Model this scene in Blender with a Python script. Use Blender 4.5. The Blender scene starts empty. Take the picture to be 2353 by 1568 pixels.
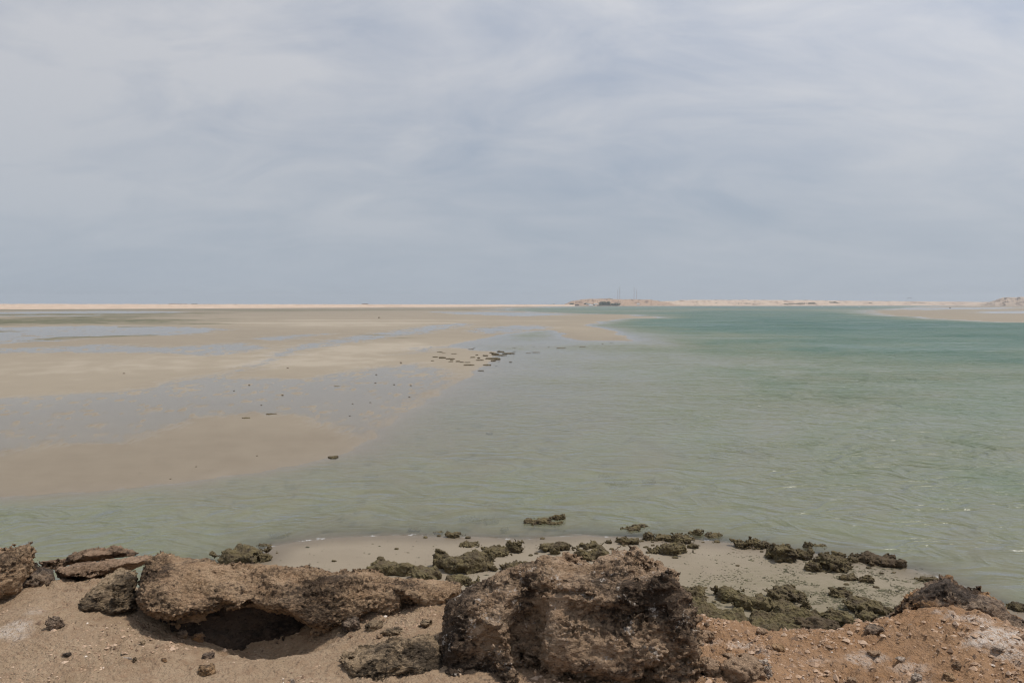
import bpy, math, random, time
import numpy as np
from mathutils import Vector
T0 = time.time()
R = math.radians
scene = bpy.context.scene
COL = scene.collection

# ------------------------------------------------------------------ camera
FPX, CU, CV, HZ = 1777.0, 1176.0, 784.0, 697.5      # focal length and centre in photo units (2352 wide)
EYE = 8.5                                            # metres above the water
PITCH = math.atan((CV - HZ) / FPX)
cam = bpy.data.cameras.new('camera')
cam.sensor_width = 36.0
cam.lens = 36.0 * FPX / 2352.0
cam.clip_start = 0.05
cam.clip_end = 40000
camo = bpy.data.objects.new('camera', cam)
COL.objects.link(camo)
camo.location = (0, 0, EYE)
camo.rotation_euler = (R(90) - PITCH, 0, 0)
scene.camera = camo

# ------------------------------------------------------------------ sky, sun, exposure
SUN_EL, SUN_AZ = R(64), R(78)          # azimuth measured from the view direction (+Y) towards the right (+X)
world = bpy.data.worlds.new('World')
scene.world = world
world.use_nodes = True
wn, wl = world.node_tree.nodes, world.node_tree.links
wn.clear()


def wnode(t, **kw):
    n = wn.new(t)
    for k, v in kw.items():
        setattr(n, k, v)
    return n


def wmath(op, a, b=None, c=None, clamp=False):
    n = wnode('ShaderNodeMath', operation=op, use_clamp=clamp)
    for i, q in enumerate((a, b, c)):
        if q is None:
            continue
        if isinstance(q, (int, float)):
            n.inputs[i].default_value = q
        else:
            wl.new(q, n.inputs[i])
    return n.outputs[0]


out = wnode('ShaderNodeOutputWorld')
bg = wnode('ShaderNodeBackground')
sky = wnode('ShaderNodeTexSky', sky_type='NISHITA', sun_disc=False)
sky.sun_elevation = SUN_EL
sky.sun_rotation = SUN_AZ
sky.altitude = 20
sky.air_density = 1.0
sky.dust_density = 2.5
tc = wnode('ShaderNodeTexCoord')
sep = wnode('ShaderNodeSeparateXYZ')
wl.new(tc.outputs['Generated'], sep.inputs[0])
zc = wmath('MAXIMUM', sep.outputs[2], 0.0)
zd = wmath('ADD', zc, 0.30)
px = wmath('DIVIDE', sep.outputs[0], zd)
py = wmath('DIVIDE', sep.outputs[1], zd)
comb = wnode('ShaderNodeCombineXYZ')
wl.new(px, comb.inputs[0])
wl.new(py, comb.inputs[1])


def wnoise(scale, detail, rough, sx, sy, rot, off, dist=0.0):
    mp = wnode('ShaderNodeMapping')
    wl.new(comb.outputs[0], mp.inputs[0])
    mp.inputs['Scale'].default_value = (sx, sy, 1)
    mp.inputs['Rotation'].default_value = (0, 0, rot)
    mp.inputs['Location'].default_value = off
    n = wnode('ShaderNodeTexNoise')
    n.inputs['Scale'].default_value = scale
    n.inputs['Detail'].default_value = detail
    n.inputs['Roughness'].default_value = rough
    n.inputs['Distortion'].default_value = dist
    wl.new(mp.outputs[0], n.inputs['Vector'])
    return n.outputs[0]


n1 = wnoise(0.9, 8, 0.56, 1.0, 1.25, R(20), (3.1, 1.7, 0.4), 0.5)      # broad sheets of cloud
n2 = wnoise(2.6, 9, 0.60, 0.9, 1.5, R(35), (7.3, 2.9, 1.4), 0.9)       # wispy streaks
n3 = wnoise(0.55, 3, 0.5, 1.0, 1.0, 0.0, (1.2, 5.1, 2.2))
mixn = wmath('ADD', wmath('MULTIPLY', n1, 0.62), wmath('MULTIPLY', n2, 0.38))
mixn = wmath('ADD', mixn, wmath('MULTIPLY', wmath('SUBTRACT', n3, 0.5), 0.3))
cov = wnode('ShaderNodeValToRGB')
cov.color_ramp.elements[0].position = 0.37
cov.color_ramp.elements[0].color = (0, 0, 0, 1)
cov.color_ramp.elements[1].position = 0.62
cov.color_ramp.elements[1].color = (1, 1, 1, 1)
wl.new(mixn, cov.inputs[0])
# low down the layers pile up into one even veil of haze
veil = wmath('SUBTRACT', 1.0, wmath('MULTIPLY', zc, 3.2), clamp=True)
veil = wmath('POWER', veil, 1.3)
# brightness of the cloud sheet towards the sun
sdir = (math.sin(SUN_AZ) * math.cos(SUN_EL), math.cos(SUN_AZ) * math.cos(SUN_EL), math.sin(SUN_EL))
dot = wnode('ShaderNodeVectorMath', operation='DOT_PRODUCT')
wl.new(tc.outputs['Generated'], dot.inputs[0])
dot.inputs[1].default_value = sdir
glow = wmath('MULTIPLY', wmath('POWER', wmath('MAXIMUM', dot.outputs['Value'], 0.0), 2.0), 0.62)
skyg = wnode('ShaderNodeMix', data_type='RGBA', blend_type='MIX')       # clear blue seen through the veil
skys = wnode('ShaderNodeVectorMath', operation='SCALE')
wl.new(sky.outputs[0], skys.inputs[0])
skys.inputs[3].default_value = 0.072
skyg.inputs[0].default_value = 0.70
wl.new(skys.outputs[0], skyg.inputs[6])
skyg.inputs[7].default_value = (0.40, 0.465, 0.585, 1)
cl = wnode('ShaderNodeMix', data_type='RGBA', blend_type='MIX')         # clouds over it
wl.new(wmath('MULTIPLY', cov.outputs[0], 0.92), cl.inputs[0])
wl.new(skyg.outputs[2], cl.inputs[6])
cl.inputs[7].default_value = (0.610, 0.622, 0.658, 1)
clb = wnode('ShaderNodeVectorMath', operation='SCALE')
wl.new(cl.outputs[2], clb.inputs[0])
wl.new(wmath('ADD', glow, 0.93), clb.inputs[3])
hz = wnode('ShaderNodeMix', data_type='RGBA', blend_type='MIX')
wl.new(wmath('MULTIPLY', veil, 0.94), hz.inputs[0])
wl.new(clb.outputs[0], hz.inputs[6])
hz.inputs[7].default_value = (0.400, 0.455, 0.520, 1)
wl.new(hz.outputs[2], bg.inputs[0])
bg.inputs[1].default_value = 1.0
wl.new(bg.outputs[0], out.inputs[0])

sl = bpy.data.lights.new('sun', 'SUN')
sl.energy = 3.1
sl.angle = R(5)
sl.color = (1.0, 0.945, 0.87)
so = bpy.data.objects.new('sun', sl)
COL.objects.link(so)
so.rotation_euler = Vector(sdir).to_track_quat('Z', 'Y').to_euler()
so.location = (0, 0, 60)

scene.view_settings.view_transform = 'Standard'
scene.view_settings.look = 'None'
scene.view_settings.gamma = 1
scene.view_settings.exposure = 0.0
scene.cycles.max_bounces = 8
scene.cycles.transparent_max_bounces = 12
scene.cycles.use_denoising = True
scene.cycles.filter_width = 1.2
scene.cycles.sample_clamp_indirect = 4.0
scene.cycles.sample_clamp_direct = 3.0
scene.cycles.volume_bounces = 0


# ------------------------------------------------------------------ numpy noise
_PC = {}


def _perm(seed):
    if seed in _PC:
        return _PC[seed]
    r = np.random.RandomState(seed)
    p = r.permutation(256).astype(np.int32)
    _PC[seed] = np.concatenate([p, p, p[:2]])
    return _PC[seed]


G3 = np.array([[1, 1, 0], [-1, 1, 0], [1, -1, 0], [-1, -1, 0], [1, 0, 1], [-1, 0, 1], [1, 0, -1], [-1, 0, -1],
               [0, 1, 1], [0, -1, 1], [0, 1, -1], [0, -1, -1], [1, 1, 0], [-1, 1, 0], [0, -1, 1], [0, -1, -1]], np.float32)


def perlin(x, y, z, seed=0):
    P = _perm(seed)
    x = np.asarray(x, np.float32)
    y = np.asarray(y, np.float32)
    z = np.asarray(z, np.float32) + np.zeros_like(x)
    xi, yi, zi = np.floor(x).astype(np.int32), np.floor(y).astype(np.int32), np.floor(z).astype(np.int32)
    xf, yf, zf = x - xi, y - yi, z - zi
    xi &= 255
    yi &= 255
    zi &= 255
    u = xf * xf * xf * (xf * (xf * 6 - 15) + 10)
    v = yf * yf * yf * (yf * (yf * 6 - 15) + 10)
    w = zf * zf * zf * (zf * (zf * 6 - 15) + 10)
    A = P[xi] + yi
    B = P[(xi + 1) & 255] + yi
    A &= 255
    B &= 255
    AA, AB, BA, BB = P[A] + zi, P[A + 1] + zi, P[B] + zi, P[B + 1] + zi

    def g(h, dx, dy, dz):
        q = G3[P[h & 255] & 15]
        return q[..., 0] * dx + q[..., 1] * dy + q[..., 2] * dz
    x1 = g(AA, xf, yf, zf); x2 = g(BA, xf - 1, yf, zf); a = x1 + u * (x2 - x1)
    x1 = g(AB, xf, yf - 1, zf); x2 = g(BB, xf - 1, yf - 1, zf); b = x1 + u * (x2 - x1)
    c0 = a + v * (b - a)
    x1 = g(AA + 1, xf, yf, zf - 1); x2 = g(BA + 1, xf - 1, yf, zf - 1); a = x1 + u * (x2 - x1)
    x1 = g(AB + 1, xf, yf - 1, zf - 1); x2 = g(BB + 1, xf - 1, yf - 1, zf - 1); b = x1 + u * (x2 - x1)
    c1 = a + v * (b - a)
    return c0 + w * (c1 - c0)


def fbm(x, y, z, oct=4, seed=0, gain=0.5):
    s, a = 0, 1.0
    for i in range(oct):
        s = s + a * perlin(x * 2 ** i + 17.3 * i, y * 2 ** i, z * 2 ** i + 5.1 * i, seed + i)
        a *= gain
    return s


def smooth(a, b, x):
    t = np.clip((x - a) / (b - a), 0, 1)
    return t * t * (3 - 2 * t)


# ------------------------------------------------------------------ photo point -> place
def ray(u, v):
    a, b = (u - CU) / FPX, -(v - CV) / FPX
    cp, sp = math.cos(PITCH), math.sin(PITCH)
    return np.array([a, cp + b * sp, -sp + b * cp])


def on_plane(u, v, z=0.0):
    d = ray(u, v)
    t = (z - EYE) / d[2]
    return np.array([d[0] * t, d[1] * t, z])


def at_dist(u, v, Y):
    d = ray(u, v)
    t = Y / d[1]
    return np.array([d[0] * t, Y, EYE + d[2] * t])


# ------------------------------------------------------------------ mesh helpers
def link(name, me, mat=None, parent=None):
    o = bpy.data.objects.new(name, me)
    COL.objects.link(o)
    if mat is not None:
        me.materials.append(mat)
    if parent is not None:
        o.parent = parent
    return o


def mesh_np(name, V, F, smooth_shade=True):
    """V (n,3), F (m,k) arrays"""
    me = bpy.data.meshes.new(name)
    V = np.ascontiguousarray(V, np.float32)
    F = np.ascontiguousarray(F, np.int32)
    k = F.shape[1]
    me.vertices.add(len(V))
    me.vertices.foreach_set('co', V.ravel())
    me.loops.add(F.size)
    me.loops.foreach_set('vertex_index', F.ravel())
    me.polygons.add(len(F))
    me.polygons.foreach_set('loop_start', np.arange(0, F.size, k, dtype=np.int32))
    me.polygons.foreach_set('use_smooth', np.full(len(F), smooth_shade))
    me.update(calc_edges=True)
    return me


def attr(me, name, vals):
    a = me.attributes.new(name, 'FLOAT', 'POINT')
    a.data.foreach_set('value', np.ascontiguousarray(vals, np.float32))


def tag(o, label=None, cat=None, group=None, kind=None):
    if label:
        o['label'] = label
    if cat:
        o['category'] = cat
    if group:
        o['group'] = group
    if kind:
        o['kind'] = kind
    return o


def grid_faces(n, m):
    i = np.arange(n - 1)[:, None] * m + np.arange(m - 1)[None, :]
    i = i.ravel()
    return np.stack([i, i + 1, i + m + 1, i + m], 1)


# ------------------------------------------------------------------ material helpers
class NT:
    def __init__(self, name):
        self.m = bpy.data.materials.new(name)
        self.m.use_nodes = True
        self.t = self.m.node_tree
        self.t.nodes.clear()
        self.out = self.n('ShaderNodeOutputMaterial')

    def n(self, t, **kw):
        n = self.t.nodes.new(t)
        for k, v in kw.items():
            setattr(n, k, v)
        return n

    def put(self, q, s):
        if q is None:
            return
        if isinstance(q, (int, float)):
            s.default_value = q
        elif isinstance(q, (tuple, list)):
            s.default_value = tuple(q) + ((1,) if len(q) == 3 and s.type == 'RGBA' else ())
        else:
            self.t.links.new(q, s)

    def math(self, op, a, b=None, c=None, clamp=False):
        n = self.n('ShaderNodeMath', operation=op, use_clamp=clamp)
        for i, q in enumerate((a, b, c)):
            self.put(q, n.inputs[i])
        return n.outputs[0]

    def mix(self, f, a, b, blend='MIX'):
        n = self.n('ShaderNodeMix', data_type='RGBA', blend_type=blend)
        self.put(f, n.inputs[0])
        self.put(a, n.inputs[6])
        self.put(b, n.inputs[7])
        return n.outputs[2]

    def ramp(self, f, stops):
        n = self.n('ShaderNodeValToRGB')
        e = n.color_ramp.elements
        while len(e) < len(stops):
            e.new(0.5)
        for q, (p, c) in zip(e, stops):
            q.position = p
            q.color = (c, c, c, 1) if isinstance(c, (int, float)) else tuple(c) + (1,)
        self.put(f, n.inputs[0])
        return n.outputs[0]

    def pos(self, scale=(1, 1, 1), rot=(0, 0, 0)):
        g = self.n('ShaderNodeNewGeometry')
        mp = self.n('ShaderNodeMapping')
        mp.inputs['Scale'].default_value = scale
        mp.inputs['Rotation'].default_value = rot
        self.t.links.new(g.outputs['Position'], mp.inputs[0])
        return mp.outputs[0]

    def noise(self, vec, scale, detail=4, rough=0.55, dist=0.0):
        n = self.n('ShaderNodeTexNoise')
        self.put(vec, n.inputs['Vector'])
        n.inputs['Scale'].default_value = scale
        n.inputs['Detail'].default_value = detail
        n.inputs['Roughness'].default_value = rough
        n.inputs['Distortion'].default_value = dist
        return n.outputs[0]

    def voro(self, vec, scale, feature='F1'):
        n = self.n('ShaderNodeTexVoronoi', feature=feature)
        self.put(vec, n.inputs['Vector'])
        n.inputs['Scale'].default_value = scale
        return n.outputs['Distance']

    def at(self, name):
        return self.n('ShaderNodeAttribute', attribute_name=name).outputs['Fac']

    def bump(self, h, strength, dist, normal=None):
        n = self.n('ShaderNodeBump')
        self.put(h, n.inputs['Height'])
        self.put(strength, n.inputs['Strength'])
        self.put(dist, n.inputs['Distance'])
        if normal is not None:
            self.put(normal, n.inputs['Normal'])
        return n.outputs[0]

    def principled(self, col, rough=0.9, normal=None, spec=0.3):
        n = self.n('ShaderNodeBsdfPrincipled')
        self.put(col, n.inputs['Base Color'])
        self.put(rough, n.inputs['Roughness'])
        self.put(spec, n.inputs['Specular IOR Level'])
        if normal is not None:
            self.put(normal, n.inputs['Normal'])
        return n.outputs[0]

    def done(self, surf):
        self.t.links.new(surf, self.out.inputs[0])
        return self.m


def mat_simple(name, col, rough=0.8, var=0.25, scale=3.0):
    t = NT(name)
    p = t.pos()
    n = t.noise(p, scale, 5, 0.6)
    c = t.mix(t.ramp(n, [(0.3, 0.0), (0.7, 1.0)]), [q * (1 - var) for q in col], [min(1, q * (1 + var)) for q in col])
    return t.done(t.principled(c, rough, t.bump(n, 0.4, 0.02)))


def mat_rock(name, tan, dark, pale, white, dark_amt=0.5, white_amt=0.3, orange=None, patina=None, pit_scale=26.0, strata=(1, 1, 1.6), tilt=(0, 0, 0)):
    """weathered pitted limestone: tan stone, dark patina and lichen in patches, bleached and white-crusted spots"""
    t = NT(name)
    p = t.pos()
    ps = t.pos(strata, tilt)
    big = t.noise(p, 2.6, 4, 0.6, 0.4)
    mid = t.noise(ps, 9.0, 6, 0.65, 0.3)
    fine = t.noise(ps, 42.0, 6, 0.7)
    vfine = t.noise(p, 150.0, 3, 0.7)
    pits = t.voro(ps, pit_scale)
    pits2 = t.voro(ps, pit_scale * 2.7)
    c = t.mix(t.ramp(mid, [(0.38, 0), (0.62, 1)]), tan, pale)
    c = t.mix(t.math('MULTIPLY', t.ramp(t.noise(ps, 75.0, 4, 0.7), [(0.5, 0), (0.62, 1)]), 0.5), c, [min(1, q * 1.25) for q in pale])
    if orange is not None:
        c = t.mix(t.ramp(t.noise(p, 4.0, 3, 0.5, 0.2), [(0.52, 0), (0.62, 1)]), c, orange)
    dk = t.math('ADD', t.math('MULTIPLY', big, 0.6), t.math('MULTIPLY', fine, 0.4))
    lo = 0.66 - 0.26 * dark_amt
    if patina is not None:      # dark biofilm on one flank: (x where it ends, amount)
        sx = t.n('ShaderNodeSeparateXYZ')
        t.put(p, sx.inputs[0])
        pm = t.math('ADD', t.math('MULTIPLY', t.math('SUBTRACT', patina[0], sx.outputs[0]), 3.2), t.math('MULTIPLY', t.math('SUBTRACT', t.noise(p, 3.5, 4, 0.6), 0.5), 2.2))
        dk = t.math('ADD', dk, t.math('MULTIPLY', t.ramp(pm, [(0.0, 0.0), (0.6, 1.0)]), patina[1]))
    c = t.mix(t.math('MULTIPLY', t.ramp(dk, [(lo - 0.04, 0), (lo + 0.06, 1)]), 0.88), c, dark)
    sp = t.math('ADD', t.math('MULTIPLY', vfine, 0.4), t.math('MULTIPLY', fine, 0.6))
    c = t.mix(t.math('MULTIPLY', t.ramp(sp, [(0.56, 0), (0.62, 1)]), 0.75), c, dark)
    wm = t.math('ADD', t.math('MULTIPLY', t.noise(p, 13.0, 4, 0.6, 0.5), 0.55), t.math('MULTIPLY', t.noise(p, 70.0, 3, 0.65), 0.45))
    wl_ = 0.74 - 0.28 * white_amt
    c = t.mix(t.math('MULTIPLY', t.ramp(wm, [(wl_, 0), (wl_ + 0.05, 1)]), 0.85), c, white)
    flake = t.noise(t.pos((strata[0], strata[1], strata[2] * 1.6), tilt), 55.0, 5, 0.75, 0.6)
    h = t.math('ADD', t.math('MULTIPLY', fine, 0.7), t.math('MULTIPLY', t.ramp(pits, [(0.0, 0), (0.45, 1)]), 0.45))
    h = t.math('ADD', h, t.math('MULTIPLY', t.ramp(pits2, [(0.0, 0), (0.4, 1)]), 0.3))
    h = t.math('ADD', h, t.math('MULTIPLY', flake, 0.9))
    h = t.math('ADD', h, t.math('MULTIPLY', vfine, 0.22))
    nb = t.bump(h, 1.0, 0.030)
    return t.done(t.principled(c, 0.92, nb, 0.2))


M = {}
M['rock_tan'] = mat_rock('limestone_tan', (0.40, 0.255, 0.150), (0.052, 0.036, 0.025), (0.50, 0.345, 0.215), (0.66, 0.56, 0.47), 0.48, 0.25)
M['rock_grey'] = mat_rock('limestone_weathered', (0.37, 0.240, 0.145), (0.050, 0.035, 0.025), (0.50, 0.355, 0.235), (0.72, 0.63, 0.54), 0.57, 0.56, patina=(0.06, 0.04))
M['rock_brown'] = mat_rock('limestone_brown_ledge', (0.30, 0.190, 0.118), (0.052, 0.036, 0.026), (0.39, 0.265, 0.175), (0.60, 0.50, 0.42), 0.46, 0.25, strata=(0.6, 0.6, 2.4))
M['rock_dark'] = mat_rock('limestone_dark_outcrop', (0.30, 0.205, 0.14), (0.05, 0.04, 0.034), (0.42, 0.31, 0.22), (0.62, 0.55, 0.48), 0.70, 0.30, orange=(0.58, 0.33, 0.16))
M['rock_hollow_shade'] = mat_rock('limestone_hollow_shade', (0.105, 0.075, 0.055), (0.030, 0.024, 0.020), (0.15, 0.11, 0.08), (0.40, 0.33, 0.27), 0.75, 0.12)  # near-black so that the colour carries the shade of the slab hollow
M['rock_layer'] = mat_rock('limestone_layered', (0.37, 0.260, 0.155), (0.048, 0.036, 0.025), (0.47, 0.345, 0.22), (0.66, 0.58, 0.49), 0.60, 0.30, strata=(0.7, 0.7, 2.8), tilt=(R(15), R(-18), 0))


def mat_shore(name, olive, brown, amt):
    t = NT(name)
    p = t.pos()
    a = t.noise(p, 3.0, 5, 0.65)
    b = t.noise(p, 14.0, 5, 0.7)
    c = t.mix(t.ramp(a, [(0.38, 0), (0.62, 1)]), brown, olive)
    c = t.mix(t.math('MULTIPLY', t.ramp(b, [(0.5, 0), (0.68, 1)]), amt), c, (0.175, 0.145, 0.078))
    h = t.math('ADD', b, t.math('MULTIPLY', t.voro(p, 9.0), 0.8))
    return t.done(t.principled(c, 0.85, t.bump(h, 1.0, 0.09), 0.25))


M['shore'] = mat_shore('algae_covered_rock', (0.165, 0.128, 0.060), (0.080, 0.058, 0.034), 0.6)
M['shore_mat'] = mat_shore('algae_mat_rock', (0.165, 0.132, 0.060), (0.110, 0.080, 0.045), 0.5)
M['shore_brown'] = mat_shore('brown_mossy_rock', (0.115, 0.082, 0.045), (0.080, 0.054, 0.032), 0.3)
M['far_rock'] = mat_shore('distant_flat_rock', (0.135, 0.106, 0.056), (0.085, 0.062, 0.038), 0.4)


# ------------------------------------------------------------------ the tidal flat, sea bed and beach (one terrain)
def conf(pts, z=0.0):
    q = np.array([on_plane(u, v, z)[:2] for u, v in pts])
    return np.stack([np.arctan2(q[:, 0], q[:, 1]), np.log(np.hypot(q[:, 0], q[:, 1]))], 1)


def sdf_poly(poly, a, b):
    """signed distance (inside positive) to polygon poly (k,2) for points a,b"""
    d = np.full(a.shape, 1e9)
    inside = np.zeros(a.shape, bool)
    k = len(poly)
    for i in range(k):
        x0, y0 = poly[i]
        x1, y1 = poly[(i + 1) % k]
        ex, ey = x1 - x0, y1 - y0
        t = np.clip(((a - x0) * ex + (b - y0) * ey) / (ex * ex + ey * ey + 1e-12), 0, 1)
        d = np.minimum(d, (a - x0 - t * ex) ** 2 + (b - y0 - t * ey) ** 2)
        c = (y0 > b) != (y1 > b)
        with np.errstate(divide='ignore', invalid='ignore'):
            inside ^= c & (a < ex * (b - y0) / (ey if abs(ey) > 1e-12 else 1e-12) + x0)
    d = np.sqrt(d)
    return np.where(inside, d, -d)


LAND_FLAT = conf([(-700, 1190), (-300, 1160), (0, 1140), (200, 1128), (400, 1112), (600, 1085), (700, 1065), (800, 1035), (860, 1003),
                  (950, 935), (1050, 880), (1085, 852), (1120, 838), (1140, 818), (1132, 807), (1094, 805), (1032, 796),
                  (1094, 780), (1169, 767), (1232, 759), (1274, 756), (1285, 768), (1307, 777), (1344, 782), (1432, 782),
                  (1440, 776), (1420, 762), (1372, 753), (1352, 745), (1400, 736), (1474, 730), (1500, 726), (1440, 722), (1300, 719),
                  (1200, 715.5), (1130, 713), (1130, 710), (1180, 707.5), (1280, 705), (1245, 702.5), (1200, 701.0), (-700, 701.0)])
LAND_BEACH = conf([(620, 1252), (760, 1233), (900, 1228), (1040, 1233), (1200, 1237), (1340, 1226), (1500, 1236), (1680, 1242),
                   (1850, 1267), (2080, 1302), (2250, 1367), (2352, 1408), (2700, 1560), (3000, 1700), (3000, 2900), (200, 2900),
                   (250, 1560), (400, 1400), (500, 1340), (590, 1285)])
LAND_BANK = conf([(1985, 715), (2050, 724), (2150, 732), (2250, 737), (2352, 740), (2900, 748), (2900, 701), (2230, 702),
                  (2110, 706), (2090, 708.5), (2020, 712)])
LAND_FAR = conf([(1180, 702.0), (1300, 703.2), (1500, 703.2), (1764, 702.8), (2100, 702.0), (2250, 703), (2900, 703), (2900, 699.0), (1180, 699.0)])
WET = [conf(p) for p in (
    [(-400, 930), (0, 913), (284, 897), (390, 874), (507, 858), (589, 832), (641, 801), (771, 777), (900, 760), (1040, 742), (1090, 744),
     (960, 768), (800, 790), (700, 808), (650, 826), (590, 848), (528, 866), (690, 868), (832, 846), (954, 834), (1040, 850), (1040, 880),
     (960, 925), (880, 985), (830, 1010), (760, 985), (690, 953), (471, 957), (365, 990), (284, 1022), (102, 1022), (0, 1047), (-400, 1090)],
    [(-400, 806), (0, 811), (300, 811), (480, 818), (560, 812), (620, 798), (560, 786), (380, 796), (250, 790), (0, 800), (-400, 798)],
    [(-400, 745), (0, 752), (200, 748), (420, 750), (520, 756), (430, 770), (250, 772), (120, 784), (0, 790), (-400, 792)],
    [(-400, 714), (0, 717), (250, 714), (420, 716), (330, 722), (200, 726), (0, 726), (-400, 728)],
    [(1060, 757), (1150, 748), (1230, 746), (1268, 752), (1210, 760), (1120, 768)],
    [(940, 800), (1000, 794), (1030, 800), (960, 812), (905, 815)],
    [(560, 778), (680, 768), (760, 766), (640, 784)],
    [(1000, 716), (1180, 717), (1330, 722), (1200, 726), (1060, 722)],
    [(2260, 716), (2352, 714), (2800, 713), (2800, 718), (2400, 719), (2280, 720)],
    [(2060, 709), (2180, 706.5), (2330, 706), (2250, 709.5), (2120, 711.5)],
)]


def strokes(lst):
    return [(conf([(a, b), (c, d)]), w, s) for a, b, c, d, w, s in lst]


# seagrass beds: capsules (from, to, half width in ln r, strength)
GRASS = strokes([(-300, 740, 90, 739, 0.16, 1.0), (90, 738, 170, 734, 0.06, 0.9), (-300, 724, 200, 722, 0.12, 0.75), (120, 733, 260, 727, 0.07, 0.8),
                 (260, 722, 420, 719, 0.05, 0.7), (-300, 712.5, 560, 712, 0.08, 0.62), (400, 711.5, 1080, 711, 0.12, 0.62), (560, 715, 820, 712.5, 0.06, 0.55),
                 (300, 743, 450, 744, 0.045, 0.55), (440, 743, 498, 743.5, 0.02, 0.9), (280, 751, 330, 751, 0.012, 0.7), (-60, 760, 6, 762, 0.02, 0.8),
                 (70, 782, 150, 779, 0.012, 0.9), (110, 778, 240, 773, 0.018, 0.85), (180, 774, 320, 771, 0.018, 0.9), (840, 768, 900, 770, 0.014, 0.5),
                 (1090, 752, 1160, 754, 0.012, 0.35), (880, 778, 945, 776, 0.012, 0.4)])
PALE = strokes([(560, 742, 1000, 742, 0.03, 1.0), (700, 735, 1250, 737, 0.03, 0.6), (560, 728, 900, 730, 0.02, 0.5), (1290, 752, 1400, 772, 0.03, 0.5),
                (1080, 721, 1480, 729, 0.03, 0.5)])

DEPTH_PTS = [(-200, 1190, .42), (0, 1185, .45), (300, 1180, .42), (600, 1165, .35), (800, 1190, .35), (900, 1120, .26), (1000, 1000, .2), (1100, 900, .18),
             (1200, 850, .22), (1240, 790, .22), (1330, 820, .28), (1300, 950, .26), (1400, 1050, .34), (1200, 1150, .40), (1500, 1170, .42),
             (1600, 950, .50), (1700, 1060, .45), (1850, 1180, .45), (2050, 1230, .45), (2100, 1080, .62), (2300, 1250, .45), (2300, 1080, .75),
             (1550, 830, .5), (1750, 850, .75), (2000, 880, .85), (2300, 900, .9), (1480, 790, .45), (1560, 775, 1.0), (1700, 790, 1.3), (1950, 800, 1.5),
             (2300, 810, 1.45), (1500, 748, 1.6), (1600, 735, 2.2), (1800, 750, 2.6), (2000, 745, 2.8), (2250, 765, 2.2), (2500, 780, 2.2), (1750, 715, 2.2),
             (1950, 706, 2.4), (1600, 712, 0.9), (1450, 714, .7), (1320, 711, 1.3), (1250, 709.5, 1.5), (1180, 710, 1.2), (1400, 706, 1.1), (1600, 705, 2.0),
             (1600, 718.5, 1.4), (1700, 720.5, 1.8), (1900, 722, 2.3)]
TONE_PTS = [(0, 850, .85), (200, 850, .9), (400, 840, .9), (0, 895, .75), (700, 830, 1.0), (900, 800, 1.0), (1050, 810, .7), (560, 860, .7), (600, 780, .5),
            (200, 1090, .12), (0, 1110, .15), (500, 1050, .12), (700, 1020, .15), (700, 960, .35), (900, 900, .4), (300, 960, .3), (0, 990, .3), (200, 780, .45),
            (0, 770, .3), (400, 760, .5), (800, 745, .95), (1200, 745, .65), (1380, 770, .42), (1100, 725, .6), (300, 712, .3), (0, 705, .5), (800, 708, .4),
            (1300, 727, .5), (2200, 725, .5), (2350, 730, .55), (2100, 720, .45), (2300, 708, .55),
            (700, 1260, .42), (900, 1250, .42), (1100, 1270, .42), (1600, 1290, .40), (1800, 1330, .40), (1900, 1400, .35), (1650, 1260, .5), (2050, 1330, .5), (1200, 1245, .5)]


def idw(pts, A, B, power=3.0):
    c = conf([(p[0], p[1]) for p in pts])
    num = np.zeros(A.shape)
    den = np.zeros(A.shape)
    for (a, b), p in zip(c, pts):
        w = 1.0 / (((A - a) ** 2 + ((B - b) * 0.8) ** 2) ** (power / 2) + 1e-5)
        num += w * p[2]
        den += w
    return num / den


def stroke_mask(lst, A, B, nz):
    m = np.zeros(A.shape)
    for (c, w, s) in lst:
        (x0, y0), (x1, y1) = c
        ex, ey = x1 - x0, y1 - y0
        t = np.clip(((A - x0) * ex + (B - y0) * ey) / (ex * ex + ey * ey), 0, 1)
        d = np.hypot(np.maximum(np.abs(A - x0 - t * ex) - 0.0, 0) * 0.8, B - y0 - t * ey)
        m = np.maximum(m, s * smooth(1.15, 0.45, d / w + nz))
    return m


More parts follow.
